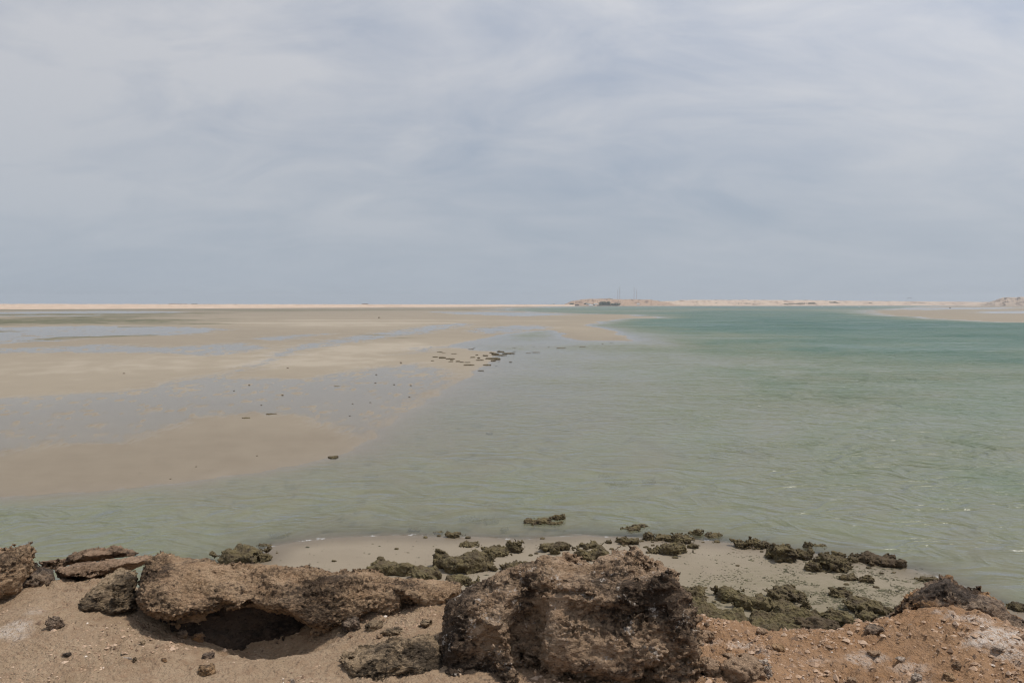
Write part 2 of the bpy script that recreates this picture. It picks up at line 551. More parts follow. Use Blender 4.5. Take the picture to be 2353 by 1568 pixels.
def terrain(x, y, full=True):
    x = np.asarray(x, float)
    y = np.asarray(y, float)
    r = np.maximum(np.hypot(x, y), 1e-3)
    A, B = np.arctan2(x, y), np.log(r)
    e1 = fbm(A * 9, B * 9, 0.3, 4, 11) * 0.012
    e2 = fbm(A * 40, B * 40, 0.7, 4, 12) * 0.004
    ed = e1 + e2
    far = smooth(math.log(300), math.log(900), B)
    sf = sdf_poly(LAND_FLAT, A, B) + ed * (1 + 3 * far)
    sb = sdf_poly(LAND_BEACH, A, B) + ed * 0.6
    sk = np.maximum(sdf_poly(LAND_BANK, A, B), sdf_poly(LAND_FAR, A, B)) + ed * 2
    s = np.maximum(np.maximum(sf, sk), sb)
    sw = s * r
    # water depth where outside every land
    dep = idw(DEPTH_PTS, A, B)
    dep = dep * (1 + 0.35 * fbm(A * 14, B * 6, 2.0, 4, 21)) + 0.10 * fbm(A * 60, B * 60, 4.0, 3, 22)
    dep = np.maximum(dep, 0.04)
    zsea = -dep * (1 - np.exp(np.minimum(s, 0) / 0.045)) - 0.004
    # dry-ish flats
    zl = 0.05 * np.tanh(sw / 2.0) + 0.02
    wet = np.full(A.shape, -1.0)
    for p in WET:
        wet = np.maximum(wet, sdf_poly(p, A, B))
    patch = fbm(A * 26, B * 16, 1.1, 5, 31, 0.6)
    patch2 = fbm(A * 90, B * 70, 3.1, 4, 33, 0.7)
    fw = 0.030 + 0.02 * smooth(math.log(60), math.log(25), B)
    wm = smooth(-fw * 0.7, fw, wet + 0.007 + patch * 0.026 + patch2 * 0.020)
    film = 0.015 + 0.00012 * np.minimum(r, 1500)
    holes = smooth(0.34, 0.72, patch2 * 0.6 + patch * 0.5 + 0.10)
    wm = wm * (1 - 0.95 * holes)
    zl = zl * (1 - wm) - film * wm
    zl += 0.006 * fbm(A * 70, B * 70, 0, 3, 41) * (1 - wm)
    # near beach rises towards the cliff
    zb = 0.004 + 0.045 * np.maximum(sb * r, 0) + 0.02 * fbm(x * 0.5, y * 0.5, 0, 4, 51) * smooth(0, 3, sb * r)
    z = np.where(s <= 0, zsea, np.where(sb > 0, zb, zl))
    if not full:
        return z
    nz = fbm(A * 22, B * 30, 5.0, 5, 61, 0.6) * 0.55
    grass = stroke_mask(GRASS, A, B, nz) * np.clip(0.8 + 0.8 * fbm(A * 60, B * 45, 2, 4, 63), 0.0, 1.1)
    z = np.where((s > 0) & (sb <= 0) & (grass > 0.2), np.maximum(z, 0.02 + 0.05 * grass), z)      # beds of weed stand clear of the film
    # olive weed on the near sea bed
    weed = smooth(0.12, 0.42, fbm(A * 12, B * 9, 8.0, 5, 71, 0.6) + 0.06) * smooth(0.05, 0.3, -z) * smooth(math.log(60), math.log(25), B)
    weed = np.maximum(weed, stroke_mask(strokes([(-300, 1185, 60, 1163, .03, .8), (60, 1163, 360, 1152, .02, .7), (500, 1205, 900, 1200, .02, .6), (1000, 1180, 1330, 1165, .03, .6),
                                                 (1400, 1130, 1750, 1180, .03, .4)]), A, B, nz) * (z < 0))
    dark = smooth(0.34, 0.48, fbm(A * 30, B * 24, 3.0, 4, 73, 0.6)) * smooth(0.08, 0.3, -z) * smooth(math.log(140), math.log(40), B)
    tone = idw(TONE_PTS, A, B) + 0.14 * patch + stroke_mask(PALE, A, B, nz * 0.8) * 0.42
    # ground-up weed worked into the beach sand
    litter = stroke_mask(strokes([(1800, 1340, 2100, 1345, .07, .55), (1880, 1380, 2010, 1400, .10, .8), (1650, 1300, 1900, 1320, .05, .3), (1600, 1345, 1760, 1375, .06, .4),
                                  (1700, 1420, 1960, 1450, .10, .8), (1240, 1245, 1330, 1250, .03, .2)]), A, B, nz) * (sb > 0)
    return z, grass, np.clip(weed, 0, 1), dark, tone, litter


def fan(r0, r1, nr, a0, a1, na):
    rr = np.exp(np.linspace(math.log(r0), math.log(r1), nr))
    aa = np.linspace(a0, a1, na)
    Rg, Ag = np.meshgrid(rr, aa, indexing='ij')
    return (Rg * np.sin(Ag)).ravel(), (Rg * np.cos(Ag)).ravel(), grid_faces(nr, na)


NR, NA = 480, 440
X, Y, F = fan(7.0, 7500, NR, R(-56), R(56), NA)
Z, gr, weed, dk, tone, lit = terrain(X, Y)
me = mesh_np('tidal_flat', np.stack([X, Y, Z], 1), F)
attr(me, 'grass', gr)
attr(me, 'weed', weed)
attr(me, 'dark', dk)
attr(me, 'tone', tone)
attr(me, 'height', Z)
TZ = Z.reshape(NR, NA)
attr(me, 'litter', lit)
attr(me, 'damp', smooth(0.075, 0.015, Z) * smooth(33.5, 31, np.hypot(X, Y)) * (Z > -0.5))
t = NT('wet_sand')
p = t.pos()
fn = t.noise(p, 30.0, 4, 0.6)
mn = t.noise(t.pos((0.25, 1.0, 1.0), (0, 0, R(8))), 1.6, 5, 0.6)
tn = t.math('ADD', t.at('tone'), t.math('MULTIPLY', t.math('SUBTRACT', mn, 0.5), 0.22))
c = t.ramp(tn, [(0.0, (0.202, 0.163, 0.115)), (0.45, (0.250, 0.206, 0.148)), (0.85, (0.292, 0.242, 0.174)), (1.0, (0.355, 0.300, 0.225))])
c = t.mix(t.math('MULTIPLY', t.at('litter'), t.ramp(t.noise(t.pos(), 5.5, 5, 0.7), [(0.35, 0.15), (0.62, 0.75)])), c, (0.15, 0.135, 0.075))
c = t.mix(t.math('MULTIPLY', t.ramp(fn, [(0.35, 0.0), (0.65, 1.0)]), 0.18), c, (0.16, 0.125, 0.085))
speck = t.ramp(t.noise(t.pos((0.6, 1, 1)), 3.1, 6, 0.75), [(0.62, 0), (0.68, 1)])
c = t.mix(t.math('MULTIPLY', speck, 0.35), c, (0.12, 0.095, 0.06))
gcol = t.mix(t.ramp(t.noise(p, 0.05, 4, 0.6), [(0.35, 0), (0.65, 1)]), (0.060, 0.068, 0.028), (0.105, 0.100, 0.040))
c = t.mix(t.math('MULTIPLY', t.at('grass'), 1.0, clamp=True), c, gcol)
c = t.mix(t.math('MULTIPLY', t.at('weed'), 0.75), c, (0.085, 0.095, 0.035))
c = t.mix(t.math('MULTIPLY', t.at('dark'), 0.75), c, (0.035, 0.036, 0.026))
hgt = t.at('height')
c = t.mix(t.at('damp'), c, t.mix(1.0, c, (0.70, 0.68, 0.66), 'MULTIPLY'))
wetr = t.ramp(t.math('MULTIPLY', hgt, 6.0), [(0.0, 0.45), (0.35, 0.75), (1.0, 0.95)])
nb = t.bump(t.math('ADD', fn, t.math('MULTIPLY', mn, 0.6)), 0.5, 0.02)
M['flat'] = t.done(t.principled(c, wetr, nb, 0.35))
tag(link('tidal_flat', me, M['flat']), kind='structure', label='tidal sand flats, sea bed and near beach')

# ------------------------------------------------------------------ water
X, Y, F = fan(9.0, 7400, 340, R(-56), R(56), 360)
zt = terrain(X, Y, False)
me = mesh_np('water', np.stack([X, Y, np.zeros_like(X)], 1), F)
attr(me, 'depth', np.maximum(-zt, 0))
t = NT('sea_water')
dep = t.at('depth')
pr = t.pos((0.72, 1.0, 1.0), (0, 0, R(22)))
w1 = t.noise(pr, 0.46, 3, 0.5, 0.9)
w2 = t.noise(pr, 2.3, 4, 0.6, 0.6)
w3 = t.noise(t.pos((0.7, 1, 1), (0, 0, R(-10))), 9.0, 3, 0.6)
w1 = t.math('SUBTRACT', 1.0, t.math('ABSOLUTE', t.math('SUBTRACT', t.math('MULTIPLY', w1, 2.0), 1.0)))
h = t.math('ADD', t.math('MULTIPLY', w1, 1.5), t.math('ADD', t.math('MULTIPLY', w2, 0.36), t.math('MULTIPLY', w3, 0.04)))
calm = t.ramp(dep, [(0.0, 0.02), (0.06, 0.05), (0.20, 0.20), (0.45, 0.62), (0.8, 1.0)])
lane = t.ramp(t.noise(t.pos((0.5, 1.0, 1.0), (0, 0, R(25))), 0.045, 4, 0.6, 0.8), [(0.35, 0.45), (0.65, 1.25)])      # wind lanes and calmer slicks
nb = t.bump(h, t.math('MULTIPLY', calm, lane), 0.52)
fr = t.n('ShaderNodeFresnel')
fr.inputs['IOR'].default_value = 1.33
t.put(nb, fr.inputs['Normal'])
gl = t.n('ShaderNodeBsdfGlossy')
gl.inputs['Roughness'].default_value = 0.22
t.put(nb, gl.inputs['Normal'])
tr = t.n('ShaderNodeBsdfTransparent')
tint = t.ramp(t.math('MULTIPLY', dep, 0.4), [(0.0, (1, 1, 1)), (0.12, (0.92, 0.95, 0.84)), (0.4, (0.55, 0.74, 0.62)), (1.0, (0.2, 0.48, 0.45))])
t.put(tint, tr.inputs[0])
df = t.n('ShaderNodeBsdfDiffuse')
body = t.ramp(t.math('MULTIPLY', dep, 0.36), [(0.0, (0.235, 0.220, 0.135)), (0.14, (0.232, 0.236, 0.145)), (0.30, (0.150, 0.182, 0.108)), (0.55, (0.068, 0.128, 0.082)), (1.0, (0.034, 0.100, 0.070))])
t.put(body, df.inputs[0])
t.put(nb, df.inputs['Normal'])
turb = t.math('SUBTRACT', 1.0, t.math('POWER', 2.718, t.math('MULTIPLY', dep, -2.3)))
m1 = t.n('ShaderNodeMixShader')
t.put(turb, m1.inputs[0])
t.put(tr.outputs[0], m1.inputs[1])
t.put(df.outputs[0], m1.inputs[2])
m2 = t.n('ShaderNodeMixShader')
filmf = t.ramp(dep, [(0.0, 0.12), (0.022, 1.0)])
t.put(t.math('MULTIPLY', t.math('MULTIPLY', fr.outputs[0], t.ramp(dep, [(0.03, 0.92), (0.5, 0.80), (1.0, 0.70)])), filmf), m2.inputs[0])
t.put(m1.outputs[0], m2.inputs[1])
t.put(gl.outputs[0], m2.inputs[2])
# small breaking crests and foam along the edge
cap = t.noise(t.pos((0.35, 1.0, 1), (0, 0, R(14))), 0.55, 5, 0.62, 0.5)
capm = t.math('MULTIPLY', t.ramp(cap, [(0.73, 0), (0.75, 1)]), t.ramp(dep, [(0.25, 0), (0.5, 1)]))
edge = t.ramp(dep, [(0.0, 0), (0.006, 1), (0.022, 1), (0.045, 0)])
lace = t.ramp(t.noise(t.pos((0.8, 1, 1)), 2.6, 5, 0.65), [(0.55, 0), (0.61, 1)])
foam = t.math('MAXIMUM', capm, t.math('MULTIPLY', edge, t.math('MULTIPLY', lace, t.at('surf'))))
wf = t.n('ShaderNodeBsdfDiffuse')
wf.inputs[0].default_value = (0.78, 0.79, 0.78, 1)
m3 = t.n('ShaderNodeMixShader')
t.put(t.math('MULTIPLY', foam, 0.45), m3.inputs[0])
t.put(m2.outputs[0], m3.inputs[1])
t.put(wf.outputs[0], m3.inputs[2])
M['water'] = t.done(m3.outputs[0])
attr(me, 'surf', smooth(33, 30, np.hypot(X, Y)))
tag(link('water', me, M['water']), kind='structure', label='shallow green lagoon water')


# ------------------------------------------------------------------ implicit rocks: surface nets
def surface_nets(f, org, h):
    nx, ny, nz = f.shape
    s = f < 0
    cx = [s[:-1, :-1, :-1], s[1:, :-1, :-1], s[:-1, 1:, :-1], s[1:, 1:, :-1], s[:-1, :-1, 1:], s[1:, :-1, 1:], s[:-1, 1:, 1:], s[1:, 1:, 1:]]
    cnt = np.zeros((nx - 1, ny - 1, nz - 1), np.int8)
    for q in cx:
        cnt += q
    act = (cnt > 0) & (cnt < 8)
    I, J, K = np.nonzero(act)
    idx = np.full(act.shape, -1, np.int32)
    idx[I, J, K] = np.arange(len(I))
    off = [(0, 0, 0), (1, 0, 0), (0, 1, 0), (1, 1, 0), (0, 0, 1), (1, 0, 1), (0, 1, 1), (1, 1, 1)]
    val = [f[I + a, J + b, K + c] for a, b, c in off]
    acc = np.zeros((len(I), 3))
    n = np.zeros(len(I))
    for a, b in [(0, 1), (2, 3), (4, 5), (6, 7), (0, 2), (1, 3), (4, 6), (5, 7), (0, 4), (1, 5), (2, 6), (3, 7)]:
        m = (val[a] < 0) != (val[b] < 0)
        tt = np.where(m, val[a] / np.where(m, val[a] - val[b], 1), 0)
        pa, pb = np.array(off[a], float), np.array(off[b], float)
        acc += np.where(m[:, None], pa + tt[:, None] * (pb - pa), 0)
        n += m
    V = (acc / n[:, None] + np.stack([I, J, K], 1)) * h + org
    Q = []
    # x edges
    for ax in range(3):
        sl0 = [slice(1, -1)] * 3
        sl1 = [slice(1, -1)] * 3
        sl0[ax] = slice(0, -1)
        sl1[ax] = slice(1, None)
        a, b = s[tuple(sl0)], s[tuple(sl1)]
        i, j, k = np.nonzero(a != b)
        flip = a[i, j, k]
        p = [i, j, k]
        for d in range(3):
            if d != ax:
                p[d] = p[d] + 1
        u, w = (ax + 1) % 3, (ax + 2) % 3

        def cell(du, dw):
            q = [p[0].copy(), p[1].copy(), p[2].copy()]
            q[u] -= du
            q[w] -= dw
            return idx[q[0], q[1], q[2]]
        quad = np.stack([cell(1, 1), cell(0, 1), cell(0, 0), cell(1, 0)], 1)
        quad[~flip] = quad[~flip][:, ::-1]
        Q.append(quad)
    return V, np.concatenate(Q)


def vnormals(V, Q):
    n = np.cross(V[Q[:, 2]] - V[Q[:, 0]], V[Q[:, 3]] - V[Q[:, 1]])
    N = np.zeros_like(V)
    for k in range(4):
        np.add.at(N, Q[:, k], n)
    return N / (np.linalg.norm(N, axis=1, keepdims=True) + 1e-12)


def relax(V, Q, it):
    """soften thin spikes left by the noise"""
    for _ in range(it):
        S = np.zeros_like(V)
        n = np.zeros(len(V))
        for k in range(4):
            np.add.at(S, Q[:, k], V[Q[:, (k + 1) % 4]] + V[Q[:, (k + 3) % 4]])
            np.add.at(n, Q[:, k], 2)
        V = 0.45 * V + 0.55 * S / np.maximum(n, 1)[:, None]
    return V


def subdivide(V, Q):
    E = np.concatenate([Q[:, [0, 1]], Q[:, [1, 2]], Q[:, [2, 3]], Q[:, [3, 0]]])
    E.sort(axis=1)
    key = E[:, 0].astype(np.int64) * len(V) + E[:, 1]
    uq, inv = np.unique(key, return_inverse=True)
    mid = (V[uq // len(V)] + V[uq % len(V)]) / 2
    cen = V[Q].mean(1)
    n, ne, m = len(V), len(uq), len(Q)
    e = inv.reshape(4, m) + n
    c = np.arange(m) + n + ne
    q = Q
    out = np.concatenate([np.stack([q[:, 0], e[0], c, e[3]], 1), np.stack([e[0], q[:, 1], e[1], c], 1),
                          np.stack([c, e[1], q[:, 2], e[2]], 1), np.stack([e[3], c, e[2], q[:, 3]], 1)])
    return np.concatenate([V, mid, cen]), out


def knobbly(P, s, seed, warp=0.5, strata=None):
    """clumped, pitted relief in units of wavelength s; about -1..1"""
    x, y, z = P[:, 0] / s, P[:, 1] / s, P[:, 2] / s
    if strata is not None:
        x, y, z = (P @ np.asarray(strata, float).T / s).T
    w = perlin(x * 0.7, y * 0.7, z * 0.7, seed + 90) * warp
    x, y, z = x + w, y - w, z + w * 0.7
    a = np.abs(perlin(x, y, z, seed)) * 2 - 0.5
    b = np.abs(perlin(x * 2.1, y * 2.1, z * 2.1, seed + 1)) * 2 - 0.5
    c = np.abs(perlin(x * 4.3, y * 4.3, z * 4.3, seed + 2)) * 2 - 0.5
    q = a + 0.55 * b + 0.3 * c
    return np.where(q > 0.25, 0.25 + 0.5 * np.tanh((q - 0.25) / 0.5), q)


def big_rock(name, outline, Y0, half, rnd, mat, label, seed, vox=0.011, sub=False, add=(), cut=(), lean=0.0,
             amp=(0.05, 0.028, 0.010), wl=(0.30, 0.085), strata=None, cat='boulder', skew=0.0, ledge=0.03):
    """outline: silhouette in photo units seen from the camera; Y0 forward distance; half: half depth (m)"""
    O = np.array(outline, float)
    cu, cv = O[:, 0].mean(), O[:, 1].mean()
    C0 = at_dist(cu, cv, Y0)
    n = ray(cu, cv)
    n /= np.linalg.norm(n)
    right = np.cross(n, [0, 0, 1.0])
    right /= np.linalg.norm(right)
    up = np.cross(right, n)
    poly = []
    for u, v in O:
        d = ray(u, v)
        P = np.array([0, 0, EYE]) + d * (np.dot(C0 - [0, 0, EYE], n) / np.dot(d, n))
        poly.append((np.dot(P - C0, right), np.dot(P - C0, up)))
    poly = np.array(poly)
    m = 0.10
    lo = np.array([poly[:, 0].min() - m, -half - m, poly[:, 1].min() - m])
    hi = np.array([poly[:, 0].max() + m, half + m, poly[:, 1].max() + m])
    nn = np.ceil((hi - lo) / vox).astype(int) + 1
    ax = [lo[i] + np.arange(nn[i]) * vox for i in range(3)]
    s2 = sdf_poly(poly, *np.meshgrid(ax[0], ax[2], indexing='ij'))          # inside positive
    q = np.clip(s2 / rnd, 0, 1)
    hd = half * np.sqrt(np.clip(1 - (1 - q) ** 2, 0, 1)) ** 0.9
    A_, B_, C_ = np.meshgrid(*ax, indexing='ij')
    cen = lean * C_ + skew * A_
    f = np.abs(B_ - cen) - hd[:, None, :]
    f = np.where(s2[:, None, :] > 0, np.maximum(f, -s2[:, None, :]), np.maximum(f, 0) * 0.5 - s2[:, None, :])

    def ell(u, v, dy, ru, rv, rd):
        sc = Y0 / FPX
        d = ray(u, v)
        P = np.array([0, 0, EYE]) + d * (np.dot(C0 - [0, 0, EYE], n) / np.dot(d, n))
        a, b = np.dot(P - C0, right), np.dot(P - C0, up)
        ra, rb = ru * sc, rv * sc
        k = np.sqrt(((A_ - a) / ra) ** 2 + ((B_ - dy) / rd) ** 2 + ((C_ - b) / rb) ** 2)
        return (k - 1) * min(ra, rb, rd)
    K = 0.03
    for e in add:
        g = ell(*e)
        hh = np.clip(0.5 + 0.5 * (f - g) / K, 0, 1)
        f = f + (g - f) * hh - K * hh * (1 - hh)
    for e in cut:
        g = -ell(*e)
        hh = np.clip(0.5 + 0.5 * (g - f) / K, 0, 1)
        f = f + (g - f) * hh + K * hh * (1 - hh)
    f = f.astype(np.float32)
    band = np.abs(f) < 0.11
    P = np.stack([A_[band], B_[band], C_[band]], 1)
    W = P[:, :1] * right + P[:, 1:2] * n + P[:, 2:] * up + C0
    disp = amp[0] * fbm(W[:, 0] / wl[0], W[:, 1] / wl[0], W[:, 2] / wl[0], 3, seed) * 1.3
    lay = strata if strata is not None else [[1, 0, .2], [0, 1, 0], [-.3, .1, 1.8]]
    disp = disp + amp[1] * knobbly(W, wl[1], seed + 5, strata=lay)
    bed = (W[:, 2] + 0.16 * W[:, 0] + 0.05 * perlin(W[:, 0] / 0.22, W[:, 1] / 0.22, W[:, 2] / 0.22, seed + 71)) / 0.085
    brk = smooth(-0.15, 0.25, perlin(W[:, 0] / 0.17, W[:, 1] / 0.17, W[:, 2] / 0.09, seed + 73))
    disp = disp + ledge * brk * ((bed - np.floor(bed)) ** 1.5 - 0.4)          # broken beds, each with a small overhang
    disp = disp + 0.55 * amp[0] * (knobbly(W, wl[0] * 0.75, seed + 15, 0.8) - 0.1)
    ck = perlin(W[:, 0] / 0.26 + 0.4 * disp / amp[0], W[:, 1] / 0.26, W[:, 2] / 0.20, seed + 61)
    disp = disp - 0.5 * amp[0] * np.exp(-(ck / 0.045) ** 2)
    f[band] -= np.where(disp > 0.03, 0.03 + 0.03 * np.tanh((disp - 0.03) / 0.03), disp)
    # seal the border
    for i in range(3):
        sl = [slice(None)] * 3
        for k in (0, -1):
            sl[i] = k
            f[tuple(sl)] = np.maximum(f[tuple(sl)], 0.02)
    V, Q = surface_nets(f, lo, vox)
    V = V[:, :1] * right + V[:, 1:2] * n + V[:, 2:] * up + C0
    V = relax(V, Q, 2)
    if sub:
        V, Q = subdivide(V, Q)
    N = vnormals(V, Q)
    st = strata if strata is not None else [[1, 0, .15], [0, 1, 0], [-.2, 0, 1.9]]
    vary = 0.35 + 1.1 * smooth(-0.25, 0.35, perlin(V[:, 0] / 0.16, V[:, 1] / 0.16, V[:, 2] / 0.16, seed + 75))
    V = V + N * (amp[2] * 2.0 * vary * (knobbly(V, wl[1] * 0.36, seed + 30, strata=st) - 0.15))[:, None]
    org = np.array([C0[0], C0[1], V[:, 2].min()])
    me = mesh_np(name, V - org, Q, True)
    o = link(name, me, mat)
    o.location = org
    return tag(o, label, cat)


GZ = EYE - 1.6
TL = [[0.82, 0.1, 0.3], [0.0, 0.9, 0.1], [-0.7, -0.2, 2.3]]      # layered, dipping to the left
# ------------------------------------------------------------------ cliff-top ground
EDGE_U = np.array([-900, -200, 0, 100, 250, 330, 500, 700, 900, 1050, 1300, 1600, 1700, 1800, 1930, 2000, 2100, 2200, 2290, 2352, 2450, 2800])
EDGE_Y = np.array([4.3, 4.3, 4.3, 4.42, 4.42, 4.2, 4.0, 3.98, 4.12, 4.15, 4.1, 3.92, 3.86, 3.78, 3.72, 3.78, 3.92, 3.99, 3.82, 3.64, 3.5, 3.3])


def cliff(x, y):
    u = CU + FPX * x / np.maximum(y, 0.8)
    e = np.interp(u, EDGE_U, EDGE_Y) + 0.04 * fbm(x * 3, y * 0.5, 1.0, 3, 81)
    shelf = 0.35 + 1.2 * smooth(1250, 900, u)                # broader shelf of rock behind the edge at left
    tt = y - e
    z = GZ + 0.03 * fbm(x * 0.9, y * 0.9, 0.5, 3, 82) + 0.016 * fbm(x * 3.1, y * 3.1, 1.5, 3, 84)
    z = z - 0.44 * np.maximum(tt + 0.08, 0) * smooth(-0.08, 0.25, tt)
    t2 = np.maximum(tt - shelf, 0)
    return z - 0.6 * t2 - 0.5 * t2 ** 2


def dents(x, y, z):
    # hollow under the big slab and scuffed rise on the left
    def bowl(u, v, ax, ay, d):
        c = on_plane(u, v, GZ)
        return d * np.exp(-(((x - c[0]) / ax) ** 2 + ((y - c[1]) / ay) ** 2))
    z = z - bowl(535, 1420, 0.46, 0.24, 0.15)
    z = z - bowl(660, 1435, 0.26, 0.24, 0.10)
    z = z + bowl(250, 1470, 0.35, 0.30, 0.05)
    z = z + bowl(60, 1440, 0.3, 0.4, 0.06)
    z = z + bowl(2250, 1460, 0.35, 0.30, 0.05)
    z = z + bowl(1700, 1540, 0.22, 0.25, 0.06)
    z = z - bowl(1900, 1560, 0.35, 0.3, 0.04)
    return z


def ground_z(x, y, fine=True):
    x = np.asarray(x, float)
    y = np.asarray(y, float)
    z = dents(x, y, cliff(x, y))
    if fine:
        rough = 0.35 + 0.65 * smooth(-0.1, 0.25, fbm(x * 1.3, y * 1.3, 2.0, 3, 86) + 0.25 * (x > 0.2))
        P = np.stack([x, y, np.zeros_like(x)], 1)
        z = z + rough * (1 + 0.5 * (x > 0.3)) * (0.018 * (knobbly(P, 0.11, 87) - 0.1) + 0.008 * knobbly(P, 0.035, 83) + 0.007 * fbm(x * 24, y * 24, 0, 3, 88) + 0.004 * fbm(x * 70, y * 70, 0, 2, 89))
    return np.maximum(z, -0.6)


X, Y, F = fan(1.9, 10.5, 340, R(-50), R(50), 500)
Z = ground_z(X, Y)
# weathered white crust: patches with their own outlines
wh = np.zeros_like(X)
nz = fbm(X * 5, Y * 5, 0.2, 5, 91, 0.65)
for (u, v, ax, ay, s) in [(2235, 1445, .10, .10, .9), (2300, 1490, .17, .10, 1.0), (2340, 1520, .14, .10, .8), (1690, 1475, .10, .06, .9), (1745, 1490, .07, .05, .7),
                          (1640, 1470, .06, .05, .5), (1990, 1500, .10, .05, .55), (30, 1475, .10, .10, .7), (80, 1440, .07, .05, .5), (930, 1545, .08, .04, .6),
                          (2100, 1530, .2, .06, .5), (2040, 1560, .15, .05, .5), (1880, 1500, .1, .04, .35)]:
    c = on_plane(u, v, GZ)
    d = np.sqrt(((X - c[0]) / ax) ** 2 + ((Y - c[1]) / ay) ** 2)
    wh = np.maximum(wh, s * smooth(1.25, 0.35, d + nz * 0.9))
me = mesh_np('cliff_top', np.stack([X, Y, Z], 1), F)
attr(me, 'white', wh)
attr(me, 'warm', smooth(-0.6, 0.9, X + 0.35 * fbm(X * 1.1, Y * 1.1, 0, 3, 93)))
t = NT('cliff_sand')
p = t.pos()
a = t.noise(p, 3.0, 5, 0.6)
b = t.noise(p, 40.0, 5, 0.68)
c2 = t.noise(p, 170.0, 3, 0.7)
v1 = t.voro(p, 55.0)
v2 = t.voro(p, 21.0)
base = t.mix(t.ramp(a, [(0.35, 0), (0.65, 1)]), (0.335, 0.238, 0.150), (0.395, 0.288, 0.190))
warm = t.mix(t.ramp(a, [(0.35, 0), (0.65, 1)]), (0.325, 0.185, 0.095), (0.375, 0.228, 0.128))
c = t.mix(t.at('warm'), base, warm)
c = t.mix(t.math('MULTIPLY', t.ramp(t.noise(p, 7.5, 6, 0.7, 0.6), [(0.45, 0), (0.66, 1)]), 0.5), c, (0.235, 0.140, 0.080))
c = t.mix(t.math('MULTIPLY', t.ramp(b, [(0.50, 0), (0.68, 1)]), 0.55), c, (0.24, 0.145, 0.088))
c = t.mix(t.math('MULTIPLY', t.ramp(c2, [(0.62, 0), (0.70, 1)]), 0.5), c, (0.66, 0.54, 0.44))
c = t.mix(t.math('MULTIPLY', t.ramp(t.noise(p, 90.0, 4, 0.7), [(0.64, 0), (0.70, 1)]), 0.6), c, (0.13, 0.085, 0.058))
wmask = t.math('MULTIPLY', t.at('white'), t.ramp(t.math('ADD', t.math('MULTIPLY', b, 0.6), t.math('MULTIPLY', c2, 0.4)), [(0.40, 0), (0.54, 1)]))
c = t.mix(t.math('MULTIPLY', wmask, 0.9, clamp=True), c, (0.62, 0.54, 0.465))
h = t.math('ADD', t.math('MULTIPLY', b, 1.0), t.math('ADD', t.math('MULTIPLY', c2, 0.35), t.math('MULTIPLY', t.ramp(v1, [(0, 1), (0.5, 0)]), 0.35)))
h = t.math('ADD', h, t.math('MULTIPLY', t.ramp(v2, [(0, 1), (0.45, 0)]), 0.35))
M['cliff'] = t.done(t.principled(c, 0.95, t.bump(h, 1.0, 0.022), 0.2))
tag(link('cliff_top', me, M['cliff']), kind='structure', label='sandy orange cliff top')
# the same plateau goes on behind the camera and to both sides
xs = np.linspace(-30, 30, 61)
ys = np.linspace(-30, 1.9, 33)
gx, gy = np.meshgrid(xs, ys, indexing='ij')
gx, gy = gx.ravel(), gy.ravel()
gz = GZ - 0.03 + 0.05 * fbm(gx * 0.3, gy * 0.3, 0, 3, 82)
me = mesh_np('cliff_plateau', np.stack([gx, gy, gz], 1), grid_faces(61, 33)[:, ::-1])
attr(me, 'white', gx * 0)
attr(me, 'warm', gx * 0 + 0.5)
tag(link('cliff_plateau', me, M['cliff']), kind='structure')
print('terrain', round(time.time() - T0, 1))

# ------------------------------------------------------------------ foreground rocks
big_rock('boulder', [(1013, 1443), (1034, 1380), (1080, 1350), (1140, 1318), (1190, 1300), (1227, 1288), (1243, 1276), (1290, 1278), (1362, 1282), (1387, 1274), (1424, 1264),
                     (1468, 1265), (1512, 1281), (1560, 1296), (1570, 1315), (1562, 1346), (1580, 1380), (1587, 1471), (1593, 1530), (1570, 1600), (1400, 1640), (1150, 1640), (1030, 1600), (1005, 1520)],
         3.62, 0.38, 0.30, M['rock_grey'], 'large rugged grey-brown boulder, tallest rock at the bottom centre', 101, 0.0142, True,
         add=[(1390, 1380, -0.27, 150, 75, 0.14), (1440, 1470, -0.25, 140, 80, 0.15)],
         cut=[(1225, 1440, -0.36, 38, 75, 0.17), (1390, 1560, -0.42, 170, 42, 0.16), (1120, 1520, -.42, 60, 90, .12), (1540, 1500, -.40, 26, 40, .10)],
         amp=(0.060, 0.034, 0.0075), wl=(0.34, 0.095), lean=0.10)
big_rock('rock_slab', [(318, 1310), (330, 1281), (345, 1272), (390, 1269), (412, 1277), (480, 1279), (514, 1289), (574, 1292), (634, 1295), (714, 1299), (764, 1306), (827, 1305),
                       (877, 1316), (902, 1345), (908, 1385), (902, 1412), (850, 1408), (824, 1404), (785, 1428), (745, 1436), (700, 1432), (672, 1412), (620, 1404), (575, 1394), (560, 1406), (520, 1398), (480, 1408),
                       (420, 1420), (355, 1416), (318, 1385)],
         4.16, 0.27, 0.055, M['rock_tan'], 'long overhanging tan rock slab with a dark hollow beneath', 111, 0.0145, True,
         cut=[(365, 1325, -.36, 22, 34, .12)],
         amp=(0.040, 0.026, 0.0075), wl=(0.30, 0.075), lean=1.25, cat='rock slab', ledge=0.04)
big_rock('hollow_shade_rock', [(340, 1345), (430, 1335), (520, 1330), (620, 1335), (700, 1345), (760, 1370), (740, 1500), (640, 1530), (520, 1520), (420, 1490), (346, 1440)],  # rock added beneath the lip, its black colour painting the hollow's shade
         4.12, 0.16, 0.09, M['rock_hollow_shade'], 'near-black rock filling the hollow under the long slab, shade put in its colour', 117, 0.0125, False,
         amp=(0.04, 0.026, 0.006), wl=(0.25, 0.08), lean=0.3, cat='rock')
